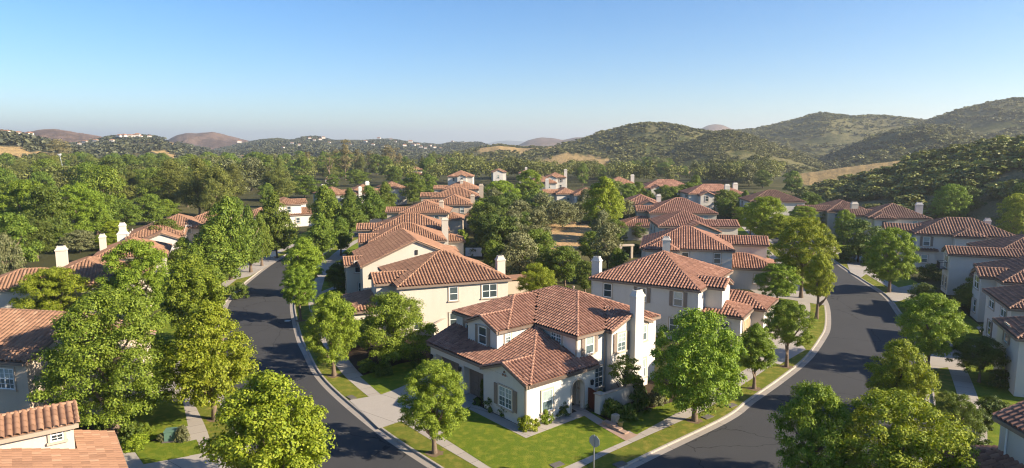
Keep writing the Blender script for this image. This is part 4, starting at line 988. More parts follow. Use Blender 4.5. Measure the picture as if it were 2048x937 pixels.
# near (fine leaves)
proto('street', 'street', .42, 'leaf_street', 210, .092, 210, .0120, 4, gap=.62, jit=.09)
proto('streety', 'street', .46, 'leaf_yellow', 200, .095, 210, .0120, 3, gap=.62, jit=.10)
proto('round', 'round', .52, 'leaf_street', 230, .088, 210, .0112, 3, gap=.62, jit=.09)
proto('roundy', 'round', .55, 'leaf_yellow', 220, .092, 210, .0114, 3, gap=.62, jit=.10)
proto('big', 'round', .50, 'leaf_round', 260, .082, 240, .0086, 2, gap=.64, jit=.11)
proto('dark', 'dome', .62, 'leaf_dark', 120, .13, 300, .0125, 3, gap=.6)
proto('domer', 'dome', .75, 'leaf_round', 130, .13, 300, .0130, 2, gap=.6)
proto('sparse', 'street', .46, 'leaf_round', 46, .12, 110, .019, 2, gap=.9)
# middle distance
proto('mstreet', 'cone', .44, 'leaf_mid', 130, .115, 150, .0165, 4, gap=.5)
proto('mround', 'round', .52, 'leaf_mid', 100, .13, 150, .0175, 3, gap=.6)
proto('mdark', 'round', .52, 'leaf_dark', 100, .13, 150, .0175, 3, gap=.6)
proto('moliv', 'dome', .62, 'leaf_olive', 80, .15, 110, .022, 3, gap=.55, hang=.35)
proto('mpine', 'pine', .40, 'leaf_pine', 80, .115, 190, .0165, 4, gap=.6, flat=1.0, hang=-.4, shape=.5)
proto('meuc', 'tall', .30, 'leaf_euc', 46, .10, 110, .018, 3, gap=.75, hang=.5, shape=.6)
proto('bare', 'tall', .42, 'leaf_euc', 26, .085, 60, .013, 1, gap=.9, hang=.4, shape=.5)
proto('willow', 'street', .36, 'leaf_street', 70, .11, 110, .026, 2, gap=.5, hang=.8, shape=.4)
proto('cypress', 'column', .16, 'leaf_dark', 60, .07, 110, .018, 1, hang=-.6)
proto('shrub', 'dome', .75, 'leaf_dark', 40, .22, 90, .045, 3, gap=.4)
proto('shrubg', 'dome', .75, 'leaf_street', 40, .22, 90, .045, 3, gap=.4)
proto('shruby', 'dome', .75, 'leaf_yellow', 40, .22, 90, .045, 2, gap=.4)
proto('shrubo', 'dome', .75, 'leaf_olive', 40, .22, 90, .045, 2, gap=.4)
TRK = [trunk_mesh('trunk', s, M['bark']) for s in range(3)]
TRKP = [trunk_mesh('trunk', 10 + s, M['bark_pale'], 9, .03, .25) for s in range(2)]
tcount = {}
RINGM = noisy('bare_soil', (.17, .12, .075), .25, 4, 20, .6, .03, .95, .1, .2)
def tree(sp, bx, by, top, w, cb=None, label='', group=None, cat='tree', name=None, trunk=None, pale=False):
    """placed where the trunk meets the ground; height and spread in metres follow from its size in the photograph"""
    x, y = G(bx, by)
    if group and 'street trees' in group and y < 75:
        t = MB(); t.poly([(x + .55 * math.cos(k * .42) * (1 + .2 * math.sin(k * 1.9)), y + .55 * math.sin(k * .42) * (1 + .2 * math.sin(k * 2.3)), .016) for k in range(15)]); struct('bare_soil', t.mesh('bare_soil', RINGM))
    return tree_m(sp, x, y, max(.6, z_at(top, y)), w * depth(y) / F, None if cb is None else max(.15, z_at(cb, y) + .25), label, group, cat, name, pale)
def tree_m(sp, x, y, ht, wd, hb=None, label='', group=None, cat='tree', name=None, pale=False, z=0.0):
    k = tcount.get(sp, 0); tcount[sp] = k + 1
    me, rho = PR[sp][k % len(PR[sp])]
    bush = sp.startswith('shrub')
    if hb is None: hb = .02 if bush else ht * .16
    hb = min(hb, ht * .5); hc = (ht - hb) / .97
    nm = name or ('shrub' if bush else {'mpine': 'pine_tree', 'meuc': 'eucalyptus_tree', 'bare': 'eucalyptus_tree', 'moliv': 'olive_tree', 'cypress': 'cypress_tree', 'willow': 'willow_tree'}.get(sp, 'tree'))
    if bush:
        o = ob(nm, me, None, (x, y, z), rnd.uniform(0, 6.28), (wd / 2 / rho, wd / 2 / rho, hc)); tag(o, label, 'shrub' if cat == 'tree' else cat, group); return o
    o = thing(nm, label, cat, (x, y, z), rnd.uniform(0, 6.28), group)
    ob('crown', me, o, (0, 0, hb), 0, (wd / 2 / rho, wd / 2 / rho, hc))
    tr = (TRKP if pale else TRK)[k % 2]; r = (.055 * ht ** .75 + .02) * (.7 if not pale else .9)
    ob('trunk', tr, o, (0, 0, -.05), 0, (r / .1, r / .1, hb + hc * .72)); return o
# ------------------------------------------------------------------ trees one by one
LS = 'street trees along the left street'; RS = 'street trees along the right street'
tree('big', 232, 868, 590, 252, 830, 'broad dense round tree, the largest, on the lawn above the bottom left orange roof')
tree('streety', 430, 839, 614, 172, 800, 'full light green street tree beside the big round tree, left kerb', LS)
tree('streety', 545, 1012, 754, 238, 985, 'yellow-green tree cut by the bottom edge at the left kerb', LS)
tree('round', 668, 752, 590, 108, 722, 'small bright street tree on the inner kerb just left of the dark domed tree', LS)
tree('domer', 790, 722, 590, 178, 705, 'dark domed tree standing in shade left of the corner house garage')
tree('round', 869, 907, 729, 142, 866, 'young round tree with straight trunk on the kerb grass in front of the corner house', LS)
tree('round', 1389, 842, 628, 190, 812, 'big leafy tree right of the corner house chimney, beside the pavement', RS)
tree('street', 1508, 778, 652, 82, 742, 'slim street tree next to the big leafy one, right street inner kerb', RS)
tree('round', 1573, 734, 606, 96, 690, 'airy street tree above the inner bend of the right street', RS)
tree('streety', 1633, 638, 510, 66, 594, 'tall narrow tree on the inner kerb of the bend, thin leaning trunk', RS)
tree('roundy', 1602, 596, 440, 118, 548, 'large tree behind the narrow one on the inner side of the bend', RS)
tree('round', 1554, 605, 530, 86, 592, 'low spreading tree beside the pale driveway on the right', RS)
tree('roundy', 1528, 492, 396, 84, 470, 'leafy tree half hidden behind the stepped white houses, right street', RS)
tree('roundy', 1500, 472, 408, 66, 455, 'rounded tree next to the low tiled wing of the third white house', RS)
tree('roundy', 1562, 500, 432, 72, 480, 'bright tree on the verge farther up the right street', RS)
tree('roundy', 1604, 474, 414, 60, 455, 'yellow-green tree at the far turn of the right street', RS)
tree('round', 1778, 585, 460, 99, 562, 'round bright street tree on the outer kerb in front of the hipped white house', RS)
tree('round', 1855, 737, 592, 132, 710, 'spreading tree with dark trunk between road and curving pavement on the right', RS)
tree('streety', 1795, 830, 685, 122, 812, 'yellow-green tree with open outline on the outer kerb, lower right', RS)
tree('round', 1620, 985, 776, 158, 960, 'dense tree at the bottom edge in front of the right street', RS)
tree('roundy', 1790, 1015, 797, 250, 990, 'broad yellow-green tree at the bottom edge, the biggest on the right', RS)
tree('domer', 1905, 880, 790, 112, 855, 'low dark bushy tree in shade by the bottom right house')
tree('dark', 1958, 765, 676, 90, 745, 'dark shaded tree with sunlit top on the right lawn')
tree('mdark', 1845, 620, 568, 66, 612, 'small loose tree beside the outer pavement, right of the bend')
tree('domer', 1960, 625, 552, 92, 618, 'bushy tree in front of the balcony house')
tree('roundy', 2032, 480, 390, 76, 468, 'bright tree at the right edge above the brown roofs')
tree('round', 1899, 447, 371, 72, 438, 'upright light green tree below the scrub slope')
tree('mdark', 1716, 525, 442, 92, 512, 'dark round tree in the shaded front garden beyond the bend')
tree('round', 1687, 490, 422, 44, 478, 'narrow light tree in front of the front chimney house')
tree('mdark', 1634, 470, 422, 40, 462, 'small dark clipped tree below the three narrow windows')
tree('mdark', 1590, 455, 420, 32, 448, 'very small dark round tree beside the three-window gable')
tree('mround', 1562, 440, 386, 40, 430, 'upright tree between the arched gable and the long brown roof')
# left side of the left street
tree('street', 392, 690, 515, 122, 650, 'street tree of the left row directly above the full light green one', LS)
tree('round', 280, 650, 486, 142, 620, 'large leafy tree between the left row and the pale orange roof', LS)
tree('roundy', 114, 662, 541, 138, 640, 'yellow-green tree in front of the pale orange hipped roof on the left')
tree('mstreet', 428, 590, 456, 122, 570, 'pointed dense tree of the left row above the curve of the kerb', LS)
tree('mstreet', 462, 560, 400, 98, 540, 'tall pointed tree of the left row, slightly darker, near the road end', LS)
tree('mstreet', 502, 545, 418, 66, 528, 'narrow pointed tree in the left row just before the mailbox', LS)
tree('mstreet', 553, 516, 391, 80, 500, 'pointed tree in front of the orange hipped house, left street', LS)
tree('mstreet', 524, 532, 430, 46, 516, 'slim pointed tree with visible trunk, third from the road end on the left', LS)
tree('mdark', 332, 520, 441, 82, 508, 'rounded dark tree in front of the long orange ridge, left')
tree('mstreet', 372, 560, 478, 80, 545, 'light green tree tucked behind the left row above the large leafy tree', LS)
tree('mstreet', 440, 505, 410, 66, 488, 'pointed tree behind the left row near the low tan chimney roof', LS)
# right side of the left street
tree('street', 610, 592, 478, 80, 562, 'full tree on the inner kerb where the left road disappears', LS)
tree('round', 601, 642, 538, 72, 612, 'paler tree just below the full one on the inner kerb of the left street', LS)
tree('mstreet', 645, 522, 431, 70, 505, 'pointed tree behind the full kerb tree, left street', LS)
tree('mstreet', 682, 512, 436, 50, 500, 'small soft tree between the pointed ones and the stepped roofs', LS)
tree('mstreet', 652, 478, 374, 76, 462, 'tall pointed tree right of the white-walled orange house', LS)
tree('mstreet', 664, 470, 382, 56, 455, 'darker pointed tree touching the tall one right of the orange house', LS)
tree('mstreet', 704, 478, 400, 62, 466, 'pointed tree in the inner row left of the double-gabled roof', LS)
tree('mstreet', 738, 455, 374, 66, 440, 'tall pointed tree of the inner row with small companion on its right', LS)
tree('mstreet', 765, 448, 405, 34, 440, 'small companion tree leaning on the inner row', LS)
tree('mstreet', 772, 430, 366, 56, 418, 'pointed green tree above the fifth row house', LS)
tree('mstreet', 700, 430, 378, 44, 420, 'slender pointed tree of the inner row farther back', LS)
tree('mround', 828, 412, 349, 54, 404, 'round-topped bright tree left of the sixth row roof', LS)
tree('mround', 858, 398, 350, 42, 390, 'bright tree leaning right beside the round-topped one', LS)
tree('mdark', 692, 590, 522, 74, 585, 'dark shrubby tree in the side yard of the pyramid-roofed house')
tree('mround', 905, 640, 579, 66, 628, 'light small tree between the corner house and the pyramid-roofed house')
tree('mdark', 700, 700, 640, 70, 695, 'dark undergrowth tree in the shade behind the small bright street tree')
# the gardens in the middle
tree('round', 1002, 427, 363, 76, 415, 'bright round tree standing right of the tall pale chimney')
tree('round', 1058, 415, 342, 64, 402, 'tall mid-green tree behind the bright round one')
tree('willow', 960, 470, 406, 52, 462, 'drooping light green willow beside the stepped roofs')
tree('moliv', 1040, 560, 468, 96, 548, 'large grey-green olive tree above the tall garden chimney')
tree('moliv', 1030, 500, 432, 70, 490, 'dark olive tree uphill of the large one')
tree('moliv', 1075, 520, 420, 66, 505, 'grey-green olive tree at the left rim of the dry clearing')
tree('moliv', 1085, 452, 388, 76, 448, 'greyish olive tree at the far side of the dry clearing')
tree('moliv', 1125, 458, 402, 78, 452, 'dark olive tree beyond the dry clearing, widest of the clump')
tree('moliv', 1160, 448, 405, 52, 442, 'olive tree at the right end of the clump beyond the clearing')
tree('streety', 1207, 478, 358, 84, 460, 'tall poplar-like tree right of the dry clearing, the highest there')
tree('mround', 1228, 500, 440, 56, 488, 'light green tree at the foot of the tall poplar-like one')
tree('moliv', 1215, 545, 448, 78, 525, 'olive tree below the tall poplar, behind the brown pyramid roof')
tree('mround', 1182, 530, 464, 56, 515, 'sunny young tree at the lower right corner of the dry clearing')
tree('mround', 1130, 575, 494, 78, 562, 'dark green round tree below the dry clearing')
tree('mround', 1095, 570, 500, 54, 560, 'green tree wedged between olive and round tree below the clearing')
tree('roundy', 1075, 610, 530, 82, 600, 'yellow-green tree peeking over the corner house roof ridge')
tree('mround', 982, 540, 482, 34, 535, 'small bright shrub-like tree beside the white garden wall')
tree('mround', 1000, 500, 444, 44, 492, 'bright garden tree left of the dark olive')
tree('mround', 1170, 590, 524, 46, 580, 'mid-green tree just left of the white right-hand chimney')
tree('mround', 1235, 560, 498, 36, 552, 'small green tree by the garden arch on the right')
tree('mdark', 1278, 480, 447, 44, 476, 'very dark round tree under the tiled wing, left of the third white house')
tree('mround', 1215, 632, 582, 44, 622, 'light shrubby tree at the side wall of the brown pyramid-roofed house')
tree('mround', 1085, 640, 600, 50, 632, 'young green tree behind the corner house ridge')
tree('sparse', 1249, 806, 712, 78, 770, 'thin open tree in the planting bed between gate and chimney of the corner house')
# skyline and middle-distance singles
tree('meuc', 691, 360, 281, 40, 340, 'tallest eucalyptus on the skyline with bare pale lower trunk', None, 'tree', None, True)
tree('bare', 660, 368, 295, 48, 338, 'half-bare grey eucalyptus with forked pale trunks', None, 'tree', None, True)
tree('meuc', 716, 350, 300, 30, 340, 'low brownish eucalyptus right of the tallest one', None, 'tree', None, True)
tree('meuc', 776, 352, 291, 34, 340, 'tall brownish eucalyptus pair, left trunk, middle skyline', None, 'tree', None, True)
tree('meuc', 795, 350, 297, 26, 340, 'shorter brownish eucalyptus right of the pair on the skyline', None, 'tree', None, True)
tree('meuc', 740, 345, 303, 30, 338, 'dark eucalyptus between the tallest one and the pair', None, 'tree', None, True)
tree('meuc', 122, 345, 280, 52, 325, 'large rusty brown eucalyptus at the edge of the golden hill field', None, 'tree', None, True)
tree('cypress', 139, 374, 322, 17, 372, 'dark narrow cypress in front of the white house')
for bx, by, tp, w, lb in ((345, 425, 322, 92, 'feathery pine with slanting layered branches, left of the big pine group'),
                          (400, 432, 318, 84, 'tallest pine of the big dark group left of centre'), (440, 436, 330, 84, 'broad dense pine on the right of the big pine group'),
                          (425, 440, 360, 46, 'small blue-green pine in front of the big pine group'), (470, 405, 330, 54, 'pine standing behind the right end of the big pine group'),
                          (375, 415, 340, 60, 'dark pine filling the middle of the big pine group'), (225, 430, 345, 90, 'airy pine with pale trunk above the dark bank on the left'),
                          (265, 405, 345, 70, 'loose olive-coloured pine next to the dead grey trunk'), (540, 400, 345, 60, 'dark pine in front of the small red roof'), (560, 402, 340, 70, 'wide pine to the right of the small red roof')):
    tree('mpine', bx, by, tp, w, by - (by - tp) * .12, lb)
for bx, by, tp, w, sp, lb in ((60, 490, 365, 110, 'round', 'large bright dense tree at the left edge of the wood'), (100, 500, 375, 90, 'mdark', 'dark mass of a tree next to the left edge wood'),
                              (165, 480, 370, 95, 'round', 'bright domed tree in the middle of the left wood'), (195, 470, 385, 80, 'mround', 'bright clumpy tree beside the dark hollow of the left wood'),
                              (30, 540, 430, 110, 'mround', 'green tree bulging from the lower left wood edge'), (75, 520, 440, 80, 'mdark', 'dark green tree above the pale orange roof'),
                              (20, 590, 470, 70, 'moliv', 'grey-green bush tree at the left edge beside the pale orange roof'), (250, 460, 400, 70, 'mround', 'domed green tree just above the small white chimney'),
                              (300, 450, 390, 60, 'mround', 'rounded tree behind the stepped chimney'), (335, 440, 400, 55, 'willow', 'pale feathery tree right of the stepped chimney'),
                              (230, 480, 443, 48, 'roundy', 'small yellow tree just left of the stepped chimney'), (160, 505, 462, 80, 'moliv', 'smooth grey-green bush above the white square chimney'),
                              (125, 500, 455, 55, 'mround', 'green tree left of the smooth grey-green bush'), (215, 500, 470, 60, 'roundy', 'yellowish low tree beside the small white chimney'),
                              (470, 440, 395, 40, 'mround', 'soft round tree left of the slim dark chimney'), (535, 415, 368, 36, 'mround', 'round tree left of the bright orange hipped house'),
                              (560, 400, 360, 40, 'mround', 'round bright tree behind the bright orange hipped house'), (610, 395, 352, 70, 'mround', 'broad bright tree behind the second orange roof'),
                              (665, 378, 350, 30, 'mround', 'small round olive tree behind the brown chimney'), (715, 372, 340, 52, 'mround', 'bright bushy tree under the tallest eucalyptus'),
                              (790, 372, 334, 36, 'mround', 'tree with a yellow top in the middle belt'), (905, 350, 318, 40, 'mround', 'leafy tree right of the fan palm'),
                              (855, 362, 318, 40, 'mround', 'leafy tree left of the fan palm'), (1390, 405, 352, 34, 'mround', 'tree in front of the short chimney house'),
                              (1200, 362, 330, 30, 'mround', 'pointed tree left of the farthest white house'), (1165, 372, 328, 28, 'mround', 'narrow tree between two middle roofs')):
    tree(sp, bx, by, tp, w, by - (by - tp) * .1, lb)
# fan palms
def palm(px, by, top, w, label, n=1):
    x, y = G(px, by); ht = z_at(top, y); wd = w * depth(y) / F
    o = thing('palm_tree', label, 'palm tree', (x, y, 0)); r = random.Random(px); t = MB(); cv = MB(); hz = ht - wd * .30
    t.tube([(0, 0, -.1), (.05, 0, hz * .5), (0, .05, hz)], [.42, .30, .26], 8)
    for k in range(60):
        a = r.uniform(0, 6.28); e = r.uniform(-1.2, 1.1); L = wd * .5 * r.uniform(.8, 1.05); d = Vector((math.cos(a) * math.cos(e), math.sin(a) * math.cos(e), math.sin(e))); s = d.cross((0, 0, 1)).normalized()
        p0 = Vector((0, .05, hz)); p1 = p0 + d * L * .5; p2 = p0 + d * L + Vector((0, 0, -L * .35)); wl = L * .34
        for q in range(5):
            f = (q - 2) / 2; tip = p2 + s * wl * f * 1.5 - d * abs(f) * L * .2; cv.poly([p1 + s * .08 * f, p1 + s * (.08 * f + .12) + d * .1, tip, p1 + s * (.08 * f - .12) + d * .1])
    ob('trunk', t.mesh('trunk', M['bark_pale'], True), o); ob('crown', cv.mesh('crown', M['leaf_palm']), o)
palm(682 - 65, 352, 302, 17, 'tall fan palm with pale dry fronds on the middle left skyline')
palm(883, 350, 313, 14, 'fan palm with shaggy pale trunk right of the middle skyline')
palm(877, 350, 316, 12, 'shorter fan palm touching the shaggy one')
palm(88, 368, 328, 26, 'shaggy dry palm in front of the low white house on the left')
palm(78, 368, 332, 20, 'stout dry palm left of the shaggy one by the low white house')

# ------------------------------------------------------------------ fillers
PLACED = [(o.location.x, o.location.y) for o in COL.objects if o.parent is None and o.get('category') in ('tree', 'palm tree')]
def infoot(x, y, m=2.0):
    for (lx, ly), az, ws in FOOT:
        dx, dy = x - lx, y - ly
        if dx * dx + dy * dy > 3000: continue
        a = dx * math.sin(az) + dy * math.cos(az); b = -dx * math.cos(az) + dy * math.sin(az)
        for w in ws:
            if w.a0 - m < a < w.a1 + m and w.b0 - m < b < w.b1 + m: return True
    return False
def inpoly(px, py, poly):
    c = False; n = len(poly)
    for i in range(n):
        (x0, y0), (x1, y1) = poly[i], poly[i - 1]
        if (y0 > py) != (y1 > py) and px < (x1 - x0) * (py - y0) / (y1 - y0) + x0: c = not c
    return c
def proj(x, y, z=0):
    d = y * CT - (z - H) * ST; return CX + F * x / d, CY - F * (y * ST + (z - H) * CT) / d
DRY = [(1050, 462), (1085, 438), (1150, 434), (1200, 444), (1205, 480), (1190, 560), (1100, 560), (1070, 500)]
def fill(poly, n, space, mix, hrange, label, group, minh=None):
    r = random.Random(len(label)); k = 0; t = 0
    ys = [p[1] for p in poly]; xs = [p[0] for p in poly]
    while k < n and t < n * 120:
        t += 1
        # even in the ground plane: sample inverse depth squared
        a, b = G(0, max(ys))[1], G(0, min(ys))[1]; y = math.sqrt(r.uniform(a * a, b * b)); py = proj(0, y)[1]; px = r.uniform(min(xs), max(xs))
        if not inpoly(px, py, poly) or inpoly(px, py, DRY): continue
        x, y = G(px, py)
        if infoot(x, y) or bool(in_road(np.array(x), np.array(y), 2.5)): continue
        if any((x - a) ** 2 + (y - b) ** 2 < space * space for a, b in PLACED): continue
        PLACED.append((x, y)); k += 1; sp = r.choice(mix); ht = r.uniform(*hrange)
        kd = {'mround': 'green broadleaf tree', 'mdark': 'dark broadleaf tree', 'mpine': 'dark pine', 'moliv': 'grey-green olive', 'mstreet': 'pointed green tree', 'meuc': 'brownish eucalyptus'}[sp]
        tree_m(sp, x, y, ht, ht * {'mpine': .75, 'meuc': .5, 'mstreet': .72}.get(sp, 1.0) * r.uniform(.85, 1.15), ht * .1, kd + ' ' + label, kd + 's ' + group)
    return k
nf = 0
nf += fill([(-60, 350), (-60, 560), (40, 520), (200, 470), (330, 425), (470, 405), (560, 385), (640, 360), (640, 342), (300, 342)], 80, 7.4, ['mround', 'mround', 'mdark', 'mpine', 'moliv', 'mround'], (9.5, 15), 'in the dense wood left of the left street', 'of the left wood')
nf += fill([(480, 372), (640, 366), (800, 352), (900, 346), (960, 348), (960, 340), (480, 340)], 32, 9, ['mround', 'mround', 'mdark', 'mpine', 'mstreet'], (9, 15), 'in the belt across the middle distance', 'of the middle belt')
nf += fill([(940, 440), (1000, 432), (1120, 436), (1240, 440), (1260, 470), (1190, 525), (1150, 590), (1010, 560), (950, 470)], 32, 4.6, ['moliv', 'mround', 'mdark'], (4, 8), 'around the dry clearing between the two streets', 'around the clearing')
nf += fill([(1200, 400), (1500, 425), (1640, 445), (1560, 455), (1480, 445), (1400, 425), (1230, 412)], 22, 6, ['mround', 'mround', 'mstreet'], (5, 8), 'in the gardens between the right street and the hill-foot houses', 'of the gardens before the hill-foot houses')
nf += fill([(1230, 348), (1400, 356), (1560, 382), (1740, 412), (1900, 440), (2100, 470), (2100, 440), (1900, 420), (1740, 402), (1650, 398), (1560, 392), (1440, 356), (1300, 340)], 40, 7.5, ['mround', 'mdark', 'mround', 'moliv'], (6, 11), 'behind the houses at the foot of the right-hand hills', 'at the foot of the right hills')

# woodland far off: one mass
def foliage_mass(name, P, S, tints, mat, kinds=5, nq=110, leaf=.16, sq=1.0, mode='tree', label='', cat=None):
    rng = np.random.default_rng(len(P)); tv = []
    for k in range(kinds):
        ncl = 9; a = rng.uniform(0, 6.28, ncl); h = rng.uniform(.3, .85, ncl) if mode == 'tree' else rng.uniform(.15, .6, ncl); q = rng.uniform(.1, .38, ncl) * (1 if mode == 'tree' else 1.2)
        if mode == 'tree': q = q * np.clip(1.25 - np.abs(h - .5), .4, 1.1)
        C = np.c_[q * np.cos(a), q * np.sin(a), h]; V, Q = clump_leaves(rng, C, rng.uniform(.17, .27, ncl), nq // ncl, leaf, shape=1.5); V[:, 2] = np.maximum(V[:, 2], -.02); tv.append(V.reshape(-1, 4, 3))
    idx = rng.integers(0, kinds, len(P)); VV = []; TT = []
    for k in range(kinds):
        m = idx == k
        if not m.any(): continue
        an = rng.uniform(0, 6.28, m.sum()); c, s = np.cos(an), np.sin(an); T = tv[k].reshape(-1, 3)
        x = T[None, :, 0] * c[:, None] - T[None, :, 1] * s[:, None]; y = T[None, :, 0] * s[:, None] + T[None, :, 1] * c[:, None]; z = np.broadcast_to(T[None, :, 2], x.shape)
        sc = S[m][:, None]; VV.append(np.stack([P[m][:, 0:1] + x * sc * sq, P[m][:, 1:2] + y * sc * sq, P[m][:, 2:3] + z * sc], 2).reshape(-1, 3))
        TT.append(np.repeat(tints[m], len(T), 0))
    V = np.concatenate(VV); TT = np.concatenate(TT); TT = np.c_[TT, np.ones(len(TT))]
    o = ob(name, np_mesh(name, V, [np.arange(len(V)).reshape(-1, 4)], M[mat], tint=TT)); o['kind'] = 'stuff'; o['label'] = label
    if cat: o['category'] = cat
    return o
rng = np.random.default_rng(5)
def greens(n, lo=(.075, .085, .020), hi=(.175, .185, .040)):
    t = rng.random((n, 1)) ; b = .8 + .4 * rng.random((n, 1)); return (np.array(lo) * (1 - t) + np.array(hi) * t) * b
pts = []
def wood(px0, px1, r0, r1, n):
    px = rng.uniform(px0, px1, n); r = np.sqrt(rng.uniform(r0 * r0, r1 * r1, n)); u = (px - CX) / F; l = np.hypot(u, CHV); x = r * u / l; y = r * CHV / l
    den = fbm(x / 90, y / 90, 31, 3); k = den > .36 + .1 * rng.random(n); return np.c_[x, y, np.full(n, -.3)][k]
P = np.concatenate([wood(-150, 960, 385, 600, 1150), wood(960, 1560, 385, 480, 260), wood(-150, 640, 300, 420, 260), wood(640, 1250, 330, 420, 90), wood(1240, 1560, 345, 480, 200)])
P = P[[not infoot(p[0], p[1], 4) for p in P]]
S = 7 + 9 * fbm(P[:, 0] / 45, P[:, 1] / 45, 77, 3) * (.6 + .7 * rng.random(len(P)))
nr_ = np.hypot(P[:, 0], P[:, 1]) < 720; tn = greens(len(P)) * (.45 + 1.1 * fbm(P[:, 0] / 60, P[:, 1] / 60, 78, 3))[:, None]
P, S, tn = P[nr_], S[nr_], tn[nr_]
foliage_mass('woodland', P, S, tn, 'leaf_stuff', 8, 560, .028, 1.0, 'tree', 'mass of distant trees filling the valley floor', 'woodland')
# scrub on the slopes
def scatter(h, n, t0, t1, den=.4, lam=40, seed=1, avoid=True):
    nr, nc = h['z'].shape; ii = rng.uniform(0, nr - 1.001, n * 3); jj = rng.uniform(0, nc - 1.001, n * 3); i0, j0 = ii.astype(int), jj.astype(int); fi, fj = ii - i0, jj - j0
    def smp(a): return (a[i0, j0] * (1 - fi) + a[i0 + 1, j0] * fi) * (1 - fj) + (a[i0, j0 + 1] * (1 - fi) + a[i0 + 1, j0 + 1] * fi) * fj
    x, y, z, T, g = (smp(h[k]) for k in ('x', 'y', 'z', 'T', 'gm')); ok = (T > t0) & (T < t1) & (z > -.5)
    ok &= fbm(x / lam, y / lam, seed + 50, 3) > den
    if avoid: ok &= g < .35
    return np.c_[x, y, z - .15][ok][:n]
sc_hi = (.18, .175, .055); sc_lo = (.07, .075, .026)
Po = scatter(hO, 2500, .02, .96, .44, 20); So = 1.6 + 3.8 * rng.random(len(Po)) ** 1.5
foliage_mass('chaparral', Po, So, greens(len(Po), (.085, .095, .026), (.22, .235, .048)), 'leaf_stuff', 5, 180, .075, 1.35, 'bush', 'rounded scrub bushes on the slope at the right edge', 'scrub')
Pn = np.concatenate([scatter(hJ, 3200, .05, 1.0, .36, 40, 2), scatter(hP, 260, .0, .9, .55, 40, 3)]); Sn = 1.4 + 2.4 * rng.random(len(Pn)) ** 2
foliage_mass('chaparral', Pn, Sn, greens(len(Pn), sc_lo, sc_hi), 'leaf_stuff', 4, 54, .13, 1.35, 'bush', 'scrub covering the nearer hill right of centre', 'scrub')
Pl = np.concatenate([scatter(hI, 3400, .05, 1.0, .38, 60, 4), scatter(hN, 3600, .05, 1.0, .34, 60, 5), scatter(hL, 3800, .1, 1.0, .36, 80, 6), scatter(hM, 3800, .1, 1.0, .36, 80, 7)]); Sl = 2.0 + 3.4 * rng.random(len(Pl)) ** 2
foliage_mass('chaparral', Pl, Sl, greens(len(Pl), sc_lo, sc_hi), 'leaf_stuff', 4, 45, .15, 1.4, 'bush', 'scrub covering the tall hills on the right', 'scrub')
Pe = np.concatenate([scatter(hE, 7000, .0, 1.0, .26, 150, 8), scatter(hA, 1100, .0, 1.0, .35, 60, 9), scatter(hC, 1500, .0, 1.0, .42, 60, 10)]); Se = 3.5 + 4.5 * rng.random(len(Pe))
foliage_mass('woodland', Pe, Se, greens(len(Pe), (.060, .066, .038), (.11, .115, .060)), 'leaf_stuff', 4, 27, .22, 1.3, 'bush', 'trees and scrub on the low blue hills left of centre', 'woodland')

# ------------------------------------------------------------------ tiny houses on the far hills
tiny = MB(); tiny.box(-.5, .5, -.4, .4, -.15, .34)
t2 = MB(); t2.frustum((0, 0), 1.12, .92, .5, .1, .34, .62)
tm = tiny.mesh('wall', M['stucco_white']); rm = t2.mesh('roof', M['roof_red'])
def tiny_house(px, py, w, hills, label, group):
    for h in hills:
        j = int(np.argmin(np.abs(h['px'] - px)))
        if abs(h['px'][j] - px) > 4: continue
        x, y, z = h['x'][:, j], h['y'][:, j], h['z'][:, j]; d = y * CT - (z - H) * ST; pyv = CY - F * (y * ST + (z - H) * CT) / d
        k = int(np.argmin(np.abs(pyv[:56] - py))); s = 1.05 * w * d[k] / F
        o = tag(ob('house', tm, None, (x[k], y[k], z[k] + .7 * s), rnd.uniform(-.5, .5), (s, s, s * .8)), label, 'house', group); ob('roof', rm, o); return
for px, py, w in ((5, 263, 9), (16, 267, 10), (38, 266, 10), (60, 268, 13), (52, 269, 8), (4, 282, 7)):
    tiny_house(px, py, w, [hA], 'white villa on the hill at the far left edge', 'villas on the far left hill')
for px, py, w in ((250, 268, 10), (262, 267, 9), (275, 268, 10), (283, 267, 7), (270, 276, 9), (225, 289, 8), (172, 282, 9), (192, 282, 8), (160, 287, 6), (300, 270, 7), (240, 276, 9)):
    tiny_house(px, py, w, [hC], 'white villa along the crest of the second hill from the left', 'villas on the second hill')
for px, py, w in ((640, 285, 6), (648, 283, 7), (700, 294, 5), (820, 291, 8), (828, 296, 7), (835, 294, 6), (843, 299, 6), (851, 302, 6), (860, 296, 5), (868, 300, 6), (781, 285, 6), (790, 288, 5), (620, 282, 6), (630, 285, 5), (585, 291, 5), (600, 296, 6), (905, 288, 5), (880, 301, 5), (757, 282, 6), (470, 291, 8), (479, 290, 8), (730, 289, 6), (745, 295, 6), (565, 299, 5), (660, 290, 5), (808, 297, 7), (770, 298, 5)):
    tiny_house(px, py, w, [hE], 'tiny white house on the long blue hills left of centre', 'houses on the long blue hills')
